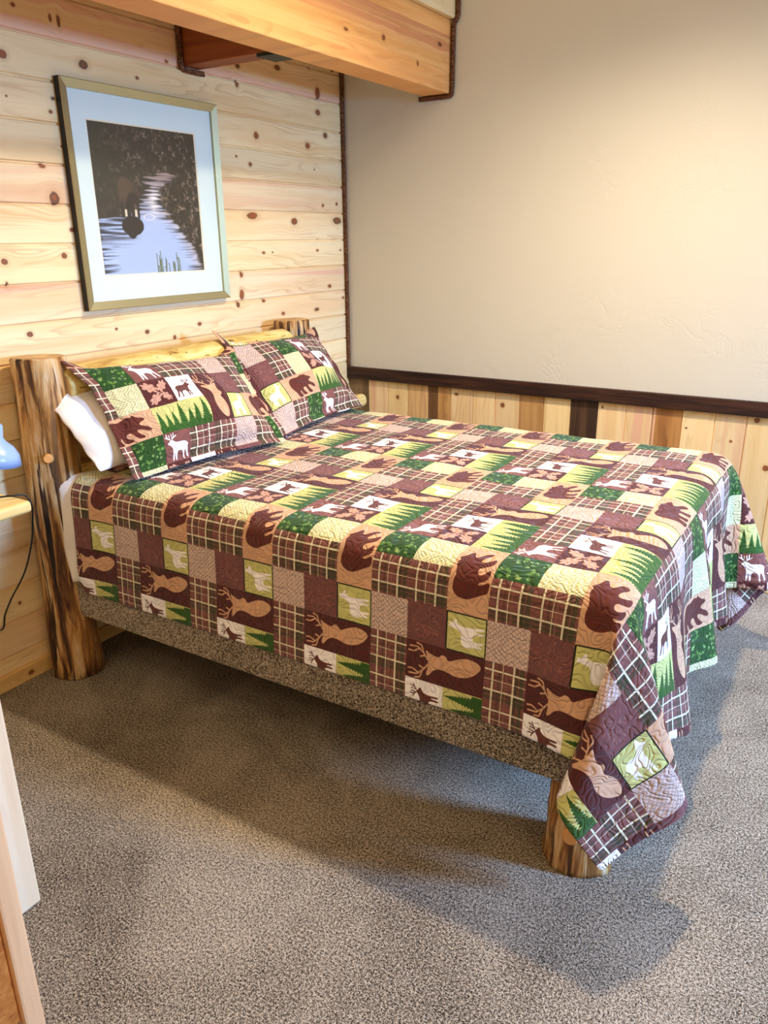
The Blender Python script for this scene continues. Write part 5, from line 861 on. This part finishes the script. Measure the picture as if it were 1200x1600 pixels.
2,-1,-1,0,-1,0,1,10019,-1,2,0,-1,10003,1,-1,10005,1,0,-1,10014,1,-1,-1,1,-1,0,2,-1,0,1,-1,10002,-2,3,-1,0,-1,2,-1,-1,2,-1,1,-1,0,1,-1,10002,1,-2,1,1,
-1,0,-2,3,-2,1,-1,2,-2,0,1,10002,1,-3,1,0,1,0,1,-1,10019,1,-1,10006,1,10002,-1,10004,1,10003,-1,10010,-1,1,10002,-1,2,-2,1,-1,0,1,0,-1,2,-2,0,1,0,-1,
1,0,1,-1,-1,1,10003,-2,2,-1,1,0,-1,1,10002,-1,0,2,0,-2,1,1,0,-1,0,-1,2,-1,1,-1,0,-1,1,10002,-1,1,10022,1,-1,10002,1,10005,-1,10002,1,0,-1,10004,-1,1,
10003,-1,1,1,10002,-1,0,1,-2,2,-2,0,1,10007,-1,1,0,-1,1,10002,1,-1,-1,0,1,1,-1,0,2,-2,1,-2,1,1,-1,-1,-1,2,10036,1,10004,-1,10003,1,0,-1,10004,-1,1,
10007,-1,-1,2,-2,2,-1,0,2,-3,2,0,-1,1,0,-1,10002,1,-1,0,1,10002,-1,0,-1,1,0,1,0,-1,0,1,-1,10003,1,-1,0,1,10002,-1,0,1,-1,0,1,-1,0,1,10003,1,-1,-1,1,
10020,1,0,-1,10003,1,0,-1,10002,-1,1,10003,-1,1,10002,1,-1,10006,-1,1,-1,1,0,-1,1,10008,-1,1,0,-1,1,10010,-1,1,-1,1,10004,-1,1,0,1,-1,-1,1,0,-1,1,
10004,1,-1,-1,1,1,-1,10011,1,-1,10005,1,1,-1,1,0,-1,10002,-1,10002,-1,1,0,-1,10002,2,-1,0,1,0,1,-1,10015,-1,1,10002,1,-1,10004,1,-1,10019,-1,1,10009,
1,-1,10008,1,10011,1,0,-1,10006,-2,1,0,-1,1,-1,0,1,0,1,-1,1,0,1,-1,10007,1,-1,10012,-1,1,10004,-1,1,10008,1,-1,10018,1,0,-2,3,-2,-3,-2,6,1,10003,-1,1,
10004,1,-1,10003,1,-1,10002,-1,10004,-1,1,-2,1,10002,1,10004,-1,0,2,-3,2,10002,-1,10004,-1,1,10014,1,0,-1,10010,1,-2,1,10006,1,-1,1,-1,10003,1,-1,1,
-1,10003,1,-2,1,-1,1,-1,2,2,1,0,1,-1,0,1,10002,-1,0,1,10002,-1,1,10002,-3,1,-1,0,1,-1,0,1,10007,1,0,1,-10,1,-1,0,1,1,1,10016,1,-1,0,-1,1,1,0,-1,10008,
-1,1,10007,-1,1,-1,1,10003,-1,1,-1,1,0,-1,-1,-1,0,1,2,10002,2,2,2,2,0,1,10003,1,10002,-1,1,10005,-3,0,1,0,-1,1,0,1,-1,2,10002,-1,1,-1,-2,0,-11,-3,0,1,
1,1,10009,1,10002,-1,0,1,0,-1,0,-1,2,10002,-1,-1,0,2,10015,-1,0,1,-1,10003,1,0,-1,10006,-1,-1,2,-1,10002,1,3,2,3,2,2,2,1,1,10002,1,10007,-3,10003,1,1,
1,-1,1,-1,-1,-1,0,-2,1,-2,-11,-4,1,1,2,-2,10002,-1,1,10004,1,0,-1,10002,1,0,-1,0,1,10002,-1,10003,1,0,-1,10011,-1,1,10002,1,0,-1,1,10003,-1,-1,1,
10004,-1,2,1,-1,2,0,1,10002,-1,2,1,2,2,3,2,1,2,1,1,1,10002,1,-1,1,0,-1,10004,-1,10002,-1,-1,-1,10002,1,-6,-9,-2,2,3,-1,-6,10002,1,1,-1,1,10003,-1,
10029,1,-1,10010,1,10003,-1,0,1,-1,-1,5,0,3,10003,-1,10002,2,1,1,1,3,1,2,2,1,1,1,1,1,10002,-1,-1,-1,-1,10002,-1,0,-1,0,1,0,-1,-8,-5,-1,1,2,1,-4,-3,1,
10002,-1,1,-1,0,1,10042,-1,10004,1,10002,-1,1,0,3,3,1,1,-1,1,-2,1,-1,0,1,1,1,1,2,1,2,2,2,1,1,0,2,-5,10003,-1,-1,10002,1,10002,-3,-7,-2,-2,1,1,2,-2,-4,
10003,-1,1,-1,1,10004,-1,1,0,-1,10036,1,10005,-1,0,1,10002,2,4,1,10004,-1,1,0,-1,1,0,1,1,0,2,1,2,1,1,3,0,-7,10004,1,10003,-2,-4,-5,-1,-2,1,1,2,-2,-2,
-2,10002,-1,1,-1,1,-1,1,-1,1,-1,1,-1,0,1,10040,-1,0,1,10005,3,3,0,1,0,1,-1,-1,0,1,-1,0,1,0,1,0,1,0,2,2,0,2,-6,10006,-1,-3,-3,-4,-1,-1,0,1,10003,-2,-2,
0,-1,1,-1,1,-1,1,-1,1,-1,1,10039,-1,10004,1,10007,3,3,1,10006,-1,1,0,-1,0,1,10002,1,0,1,2,1,-7,0,1,10002,-1,-2,-2,-3,-3,-1,-1,0,1,0,1,-1,-1,-3,0,-1,1,
10012,-1,10035,1,10007,-1,10003,1,1,4,2,10003,1,-1,10002,-1,1,10002,-1,0,1,10004,2,-6,0,-1,0,-1,-1,-3,-3,-2,-1,-1,10003,1,10002,-3,-1,-1,1,0,-1,1,-1,
1,-1,1,-1,1,10002,-1,0,1,10040,-1,10002,1,10005,3,3,10002,1,10005,-1,0,1,10002,-1,1,10003,-1,-6,0,-1,-1,-2,-3,-2,-3,-1,10004,1,10002,-1,-1,-2,10002,
-1,1,-1,1,10002,-1,1,-1,10002,1,10036,-1,10005,1,10006,-1,1,2,2,3,0,-1,1,1,-1,10004,-1,1,10002,-1,0,1,10002,-7,-1,-1,-3,-2,-2,-2,10002,-1,10002,1,
10002,-1,-1,-2,-1,1,10005,-1,1,10011,-1,10030,1,10009,-1,1,10003,1,3,2,0,1,-1,0,1,10005,-1,1,10003,-1,1,0,-8,-2,-2,-2,-2,-2,0,-1,10003,1,10004,-2,-2,
0,-1,0,1,-1,1,-1,1,-1,1,-1,1,10003,-1,10004,1,10036,-1,10003,1,-1,0,1,10002,3,2,2,-1,0,1,10007,-1,1,10003,-1,1,-10,-2,-3,-2,-1,0,-1,1,-1,0,1,10003,-1,
-1,0,-2,10011,-1,10003,1,10036,-1,10004,1,10008,1,1,2,2,1,0,-1,1,10002,-1,0,1,10002,-1,1,10004,-13,-2,-2,0,-2,10004,1,-1,10002,1,0,-1,-3,10004,-1,1,
-1,1,-1,1,-1,1,10013,-1,10027,1,10011,-1,1,0,1,3,2,0,1,0,-1,1,0,1,-1,-1,0,1,0,-1,1,10002,-1,-16,-2,0,-1,1,-1,1,-1,10002,1,10002,-1,0,-1,-1,-1,-1,
10002,1,0,1,-1,10003,-1,1,10004,-1,10007,1,10035,-1,0,1,10004,1,1,3,2,-1,0,1,-1,1,10004,-1,1,0,-1,1,10002,-18,10002,-1,10004,1,10005,-1,-2,-1,10006,
-1,1,0,-1,1,0,-1,0,1,-1,0,1,10036,-1,10006,1,0,-1,0,1,-1,1,0,2,2,1,2,0,-1,1,-1,0,1,10003,-1,0,1,-1,1,0,-18,-1,0,1,-1,1,-1,1,-1,10002,1,0,-1,-1,0,-1,
-1,10006,-1,1,0,-1,1,10002,-1,1,10028,-1,10009,1,10013,1,0,1,4,0,1,0,-1,1,10007,-1,1,-1,1,-19,1,-1,10005,1,10002,-1,10002,-1,-2,10005,-1,0,1,10004,-1,
1,10005,-1,10025,1,10020,-1,1,-1,0,2,2,1,2,1,10002,-1,1,10007,-1,1,-1,-19,0,1,-1,1,-1,1,10006,-1,-1,-1,-1,0,-1,10002,1,10003,-1,1,10002,-1,1,10003,-1,
1,10038,-1,10005,1,10004,1,10002,2,3,0,1,10002,-1,1,10007,-1,1,-18,-1,10003,1,-1,10002,1,10002,-1,0,-1,-1,-1,10006,-1,1,0,-1,1,10002,-1,10003,1,10031,
-1,10007,1,10012,2,1,1,2,1,10013,-19,1,-1,1,-1,0,1,10002,-1,10003,-1,-1,-1,0,-1,1,10003,-1,1,-1,1,0,-1,0,1,10007,-1,10028,1,10013,-1,0,1,-1,1,-1,1,1,
1,2,2,0,1,10002,-1,1,10007,-1,-19,0,1,-1,1,10008,-2,-1,-1,-1,1,10003,-1,1,10002,-1,1,10002,-1,1,10004,-1,0,1,10039,-1,0,1,10008,2,1,2,1,0,1,10002,-1,
1,1,0,-1,10004,-18,-1,0,1,-1,10003,1,10002,-1,-1,0,-1,-1,10004,-1,1,10004,-1,1,10002,-1,1,0,-1,0,1,10033,-1,10007,1,0,-1,1,0,-1,1,10003,1,0,2,1,2,1,0,
-1,1,10004,1,-1,10003,-19,1,-1,0,1,10003,-1,10002,1,-1,-2,-1,10008,-1,1,10002,-1,1,10002,-1,0,1,10011,-1,10007,1,10004,-1,10010,1,10014,-1,1,10002,1,
1,1,2,2,0,1,-1,10002,-1,1,0,1,-1,10002,
]
# ---------------------------------------------------------------- quilt
NU, NV = 111, 105
ex = []
for v in QD:
    if v > 9999: ex += [0]*(v-10000)
    else: ex.append(v)
raw = np.array(ex, np.int64).reshape(3, NU, NV).transpose(1, 2, 0)
Q = np.cumsum(np.cumsum(raw, 0), 1)*.001
for _ in range(1):                         # take the rounding steps out
    K = Q.copy(); K[1:-1, 1:-1] = (Q[1:-1, 1:-1]*4+Q[:-2, 1:-1]+Q[2:, 1:-1]+Q[1:-1, :-2]+Q[1:-1, 2:])/8; Q = K
U0, U1, V0_, V1_ = .16+4*(2.70-.16)/114, 2.70, -2.51, -.12
out = np.clip(1-(Q[..., 0]-.24)/.16, 0, 1)**1.5*np.clip((-1.95-Q[..., 1])/.12, 0, 1)*np.clip((Q[..., 2]-.36)/.1, 0, 1)
Q[..., 1] -= .022*out; Q[..., 2] += .012*out*(Q[..., 2] > .7)
# folds standing out of the foot drape, gentle unevenness on top
yq, zq = Q[..., 1], Q[..., 2]; hang = np.clip((.76-zq)/.5, 0, 1)*np.clip((Q[..., 0]-2.16)/.02, 0, 1)*np.clip((yq+1.93)/.06, 0, 1)*np.clip((-.66-yq)/.1, 0, 1)
Q[..., 0] += hang*((.03)+.075*np.exp(-((yq+1.66)/.10)**2)+.09*np.exp(-((yq+1.30)/.09)**2)+.06*np.exp(-((yq+.98)/.08)**2))
Q[..., 2] -= hang*.05*np.exp(-((yq+1.66)/.12)**2)
topm = (zq > .785)
Q[..., 2] += topm*(.0022*np.sin(Q[..., 0]*9+yq*5)*np.sin(yq*7+1)+.0016*np.sin(Q[..., 0]*23-yq*17)+.006*np.exp(-((Q[..., 0]-.95-.5*(yq+1.3))/.03)**2)*np.exp(-((yq+1.25)/.22)**2))
verts = Q.reshape(-1, 3)
faces = [(i*NV+j, (i+1)*NV+j, (i+1)*NV+j+1, i*NV+j+1) for i in range(NU-1) for j in range(NV-1)]
q = meshobj('patchwork_quilt', verts.tolist(), faces, QM, smooth=True)
uvl = q.data.uv_layers.new(name='UV')
CW, RW = .1135, .1173
li = np.empty(len(q.data.loops), np.int32); q.data.loops.foreach_get('vertex_index', li)
uu = U0+(U1-U0)*(li//NV)/(NU-1); vv = V0_+(V1_-V0_)*(li % NV)/(NV-1)
cu = ((vv+1.988)/CW+1)/6; cv = 1-((uu-2.202)/RW)/3
uvl.data.foreach_set('uv', np.stack([cu, cv], 1).astype(np.float32).ravel())
m = q.modifiers.new('s', 'SOLIDIFY'); m.thickness = .006; m.offset = 0
m = q.modifiers.new('sub', 'SUBSURF'); m.levels = 1; m.render_levels = 1
tag(q, 'woodland patchwork quilt with bears and deer spread over the log bed', 'quilt')

# ---------------------------------------------------------------- pillows
def pillow(name, TL, TR, BR, BL, thick, mat, flange=.045, colrow=None, size=(.74, .52), seed=0, droop=.0, ears=None, curl=0., cw=.13, pinch=.05):
    """cushion: two bulged shells meeting in a flat flange"""
    TL, TR, BR, BL = [Vector(v) for v in (TL, TR, BR, BL)]; NI, NJ = 56, 44; rnd = random.Random(seed); ph = [rnd.uniform(0, 6.28) for _ in range(8)]
    nrm = (TR-TL).cross(TL-BL).normalized()
    if nrm.x < 0: nrm = -nrm
    upv = ((TL+TR)-(BL+BR)).normalized()
    V = []; F = []; UV = []
    fw, fh = flange/size[0], flange/size[1]
    for side in (1, -1):
        for i in range(NI):
            for j in range(NJ):
                s = i/(NI-1); t = j/(NJ-1)
                # gathered edges: sides curve in between the pointed corners
                si = s+(.5-s)*pinch*math.sin(PI*t)*abs(2*s-1)**1.5; ti = t+(.5-t)*.07*math.sin(PI*s)*abs(2*t-1)**1.5
                P = (BL.lerp(BR, si)).lerp(TL.lerp(TR, si), ti)
                a = min(max((s-fw)/(1-2*fw), 0), 1); b = min(max((t-fh)/(1-2*fh), 0), 1)
                h = thick*(max(math.sin(PI*a), 0)**.55)*(max(math.sin(PI*b), 0)**.55)*(1.12-.25*t)
                edge = 1-min(1, h/thick*2)
                w = .006*math.sin(9*s+5*t+ph[0])+.005*math.sin(15*t-7*s+ph[1])+.004*math.sin(23*s+13*t+ph[2])
                fl = (.004*math.sin(22*s+ph[3]+9*t)+.003*math.sin(31*t+ph[4]+6*s))*edge
                P = P+nrm*(side*(h*(1 if side > 0 else .7)+.0025)+(w if h > .01 else 0)*(h/thick)+fl)
                if curl and t > 1-fh:
                    q_ = min(1, min(s, 1-s)/cw); e = (t-(1-fh))*size[1]*q_*q_*(3-2*q_)*curl; P = P-nrm*e*1.1-upv*e*.75
                V.append(P)
                if colrow: UV.append(((colrow[0]+(s-fw)*size[0]/.115)/6, 1-(colrow[1]+(1-t-fh)*size[1]/.1173)/3))
        o0 = 0 if side > 0 else NI*NJ
        for i in range(NI-1):
            for j in range(NJ-1):
                q4 = (o0+i*NJ+j, o0+(i+1)*NJ+j, o0+(i+1)*NJ+j+1, o0+i*NJ+j+1); F.append(q4 if side > 0 else q4[::-1])
    M = NI*NJ; ring = [i*NJ for i in range(NI)]+[(NI-1)*NJ+j for j in range(1, NJ)]+[i*NJ+NJ-1 for i in range(NI-2, -1, -1)]+[j for j in range(NJ-2, 0, -1)]
    for k in range(len(ring)): a = ring[k]; b = ring[(k+1) % len(ring)]; F.append((a, a+M, b+M, b))
    if ears:
        for (ci, cj, off, rad) in ears:
            off = Vector(off); c0 = V[ci*NJ+cj].copy()
            for k, v in enumerate(V):
                dd = (v-c0).length
                if dd < rad: V[k] = v+off*(1-dd/rad)**1.3
    o = meshobj(name, V, F, mat, smooth=True)
    if colrow:
        ul = o.data.uv_layers.new(name='UV'); li = [l.vertex_index for l in o.data.loops]
        ul.data.foreach_set('uv', np.array([UV[k] for k in li], np.float32).ravel())
    m = o.modifiers.new('sub', 'SUBSURF'); m.levels = 1; m.render_levels = 1
    return o
NJ_ = 44; NI_ = 56
pw = pillow('pillow', (.175, -2.125, 1.11), (.17, -1.42, 1.09), (.40, -1.44, .84), (.385, -2.10, .85), .095, WHITE, .004, pinch=-.02, size=(.68, .48), seed=3, ears=[(0, NJ_-1, (.0, -.01, -.02), .1)])
tag(pw, 'plain white pillow bulging out behind the near patchwork pillow', 'pillow')
sh1 = pillow('patchwork_pillow', (.235, -2.045, 1.215), (.27, -1.275, 1.175), (.615, -1.365, .822), (.485, -2.05, .815), .085, QM, .045, (0, .05), (.77, .53), 1, curl=.9, ears=[(0, NJ_-1, (-.03, -.03, .0), .12)])
tag(sh1, 'woodland patchwork pillow leaning on the near half of the headboard', 'pillow', 'patchwork pillows leaning on the headboard')
sh2 = pillow('patchwork_pillow', (.19, -1.285, 1.21), (.20, -.60, 1.185), (.50, -.62, .822), (.56, -1.335, .818), .075, QM, .045, (4.05, -.25), (.74, .55), 2, curl=.9, cw=.24, ears=[(0, NJ_-1, (-.01, -.01, .03), .12), (NI_-1, NJ_-1, (0, .02, .0), .1)])
tag(sh2, 'woodland patchwork pillow at the far side, nearest the plaster wall', 'pillow', 'patchwork pillows leaning on the headboard')

# ---------------------------------------------------------------- bedside table, lamp, cord
tb = thing('bedside_table', (.2, -2.6, 0), 'pine bedside table with rounded thick top left of the near bed post', 'table')
adopt(box('tabletop', .02, .352, -2.95, -2.352, .772, .812, TOPPINE, bev=.014, seg=4), tb)
for yy in (-2.90, -2.66):
    for xx in (.05, .28): adopt(box('leg', xx, xx+.04, yy, yy+.04, 0, .772, PALEPINE, bev=.003), tb)
lamp = thing('desk_lamp', (.2, -2.62, .813), 'pale blue enamel desk lamp on the bedside table at the left edge', 'lamp')
rot = Matrix.Rotation(R(-8), 3, 'X') @ Matrix.Rotation(R(4), 3, 'Y')
sc_ = (.27, -2.412, .938)
prof = [(.0, .128), (.026, .127), (.030, .122), (.031, .085), (.040, .072), (.062, .056), (.078, .032), (.085, 0), (.0835, 0), (.0765, .032), (.060, .054), (.030, .076), (.0, .078)]
V, F = lathe(prof, sc_, 48, rot)
adopt(meshobj('lamp_shade', V, F, BLUE, smooth=True), lamp)
V, F = lathe([(0, 0), (.08, 0), (.08, .012), (.07, .018), (.0, .02)], (.2, -2.66, .813), 40); adopt(meshobj('lamp_base', V, F, BLUE), lamp)
V, F = tube([(.2, -2.66, .83), (.2, -2.68, 1.0), (.22, -2.62, 1.13), (.255, -2.48, 1.10), (.268, -2.425, 1.06)], .006, 12); adopt(meshobj('lamp_arm', V, F, BLUE, smooth=True), lamp)
def curve_pts(P, n=60):
    P = [Vector(p) for p in P]; out = []
    for k in range(len(P)-1):
        p0 = P[max(k-1, 0)]; p1 = P[k]; p2 = P[k+1]; p3 = P[min(k+2, len(P)-1)]
        for i in range(n//len(P)+2):
            t = i/(n//len(P)+2); out.append(.5*((2*p1)+(p2-p0)*t+(2*p0-5*p1+4*p2-p3)*t*t+(3*p1-p0-3*p2+p3)*t**3))
    return out+[P[-1]]
CORD = [(0.2, -2.6, 0.835), (0.27, -2.407, 0.825), (0.29, -2.376, 0.823), (0.3, -2.342, 0.819), (0.315, -2.332, 0.786), (0.3, -2.329, 0.722), (0.27, -2.328, 0.636), (0.2, -2.328, 0.514), (0.12, -2.343, 0.404), (0.06, -2.343, 0.325), (0.03, -2.356, 0.258), (0.03, -2.47, 0.35)]
V, F = tube(curve_pts(CORD, 80), .0032, 8)
tag(meshobj('power_cord', V, F, BLACKRUB, smooth=True), 'thin black cord draped over the bedside table end and hanging down the pine wall', 'cord')

# ---------------------------------------------------------------- pine cabinet cut off at the left
L1 = ((0.945, 0.99, -3.009, -2.924), (1.2550000000000001, 1.3, -3.177, -3.134))
up_ = box('wooden_post', L1[0][0], L1[0][1], L1[0][2], L1[0][3], .001, RZ-.001, PALEPINE, bev=.006)
tag(up_, 'pale whitish pine upright post behind the tan one at the lower left edge', 'post')
cb = thing('pine_cabinet', (1.1, -3.5, 0), 'pine cabinet with tan corner post and orange side cut off at the lower left corner', 'cabinet')
x0, x1, y0, y1 = L1[1]
adopt(box('corner_post', x0, x1, y0, y1, 0.001, .96, TABLEPINE, bev=.006), cb)
adopt(box('corner_post', x0, x1, y0-.6, y0-.53, 0.001, .96, TABLEPINE, bev=.006), cb)
adopt(box('front_panel', x0+.004, x1-.014, y0-.53, y0, .06, .96, stained('orange_varnished_pine', (150, 82, 26), (186, 110, 44), (206, 134, 62)), bev=.002), cb)['label'] = 'orange varnished panel'
adopt(box('side_panel', .80, x0, y1-.03, y1-.01, .06, .96, TABLEPINE, bev=.002), cb)
adopt(box('back_post', .76, .80, y0, y1, 0.001, .96, TABLEPINE, bev=.006), cb)
adopt(box('cabinet_top', .75, x1+.01, y0-.62, y1+.008, .96, .985, TABLEPINE, bev=.005), cb)

# ---------------------------------------------------------------- light
def lamp_(name, typ, loc, energy, color, **kw):
    l = bpy.data.lights.new(name, typ); l.energy = energy; l.color = color
    for k, v in kw.items(): setattr(l, k, v)
    o = bpy.data.objects.new(name, l); o.location = loc; C.objects.link(o); return o
def bb(k): return {'w': (1, .83, .62), 'n': (1, .87, .68), 'b': (.27, .50, 1.0)}[k]
lamp_('ceiling_light_over_bed', 'SPOT', (1.82, -1.15, 2.95), 228, bb('w'), shadow_soft_size=.05, spot_size=R(158), spot_blend=1.).rotation_euler = Vector((.1, -.5, -2.4)).to_track_quat('-Z', 'Y').to_euler()
lamp_('ceiling_light_room', 'POINT', (3.3, -3.9, 3.1), 39, bb('w'), shadow_soft_size=.12)
lamp_('added_fill_light_rear', 'POINT', (1.6, -4.9, 3.1), 26, bb('w'), shadow_soft_size=.15)  # added warm fill from behind the camera, no known fixture there
w = lamp_('daylight_window', 'AREA', (6.8, -1.0, 2.3), 720, bb('b'), shape='RECTANGLE', size=.7, size_y=1.6)
dv = Vector((2.3, -1.8, .3))-w.location; w.rotation_euler = dv.to_track_quat('-Z', 'Y').to_euler()
W = bpy.data.worlds.new('World'); bpy.context.scene.world = W; W.use_nodes = True
W.node_tree.nodes['Background'].inputs[0].default_value = (.45, .62, 1, 1); W.node_tree.nodes['Background'].inputs[1].default_value = .15

# ---------------------------------------------------------------- camera
f_, yaw, pitch, roll = 1216.146, -.5529, -.3389, -.0110
CX, CY, CZ = 2.566, -3.781, 1.5975
f_, yaw, pitch, roll = 1216.1457522689739, -0.5532842343047755, -0.3391205351238782, -0.0113529147709688
CX, CY, CZ = 2.5656102124654314, -3.780803837941889, 1.5975
cam = bpy.data.cameras.new('camera'); co = bpy.data.objects.new('camera', cam); C.objects.link(co)
cam.sensor_fit = 'VERTICAL'; cam.sensor_height = 36; cam.lens = f_/1600*36; cam.clip_start = .02
fw = Vector((math.sin(yaw)*math.cos(pitch), math.cos(yaw)*math.cos(pitch), math.sin(pitch)))
rt = fw.cross(Vector((0, 0, 1))).normalized(); up = rt.cross(fw)
r_ = rt*math.cos(roll)+up*math.sin(roll); u_ = -rt*math.sin(roll)+up*math.cos(roll)
Mx = Matrix((r_, u_, -fw)).transposed().to_4x4(); Mx.translation = (CX, CY, CZ); co.matrix_world = Mx
sc = bpy.context.scene; sc.camera = co
vs = sc.view_settings; vs.view_transform = 'Standard'; vs.look = 'None'; vs.gamma = 1; vs.use_curve_mapping = False; vs.exposure = .57
sc.cycles.max_bounces = 8; sc.cycles.diffuse_bounces = 5
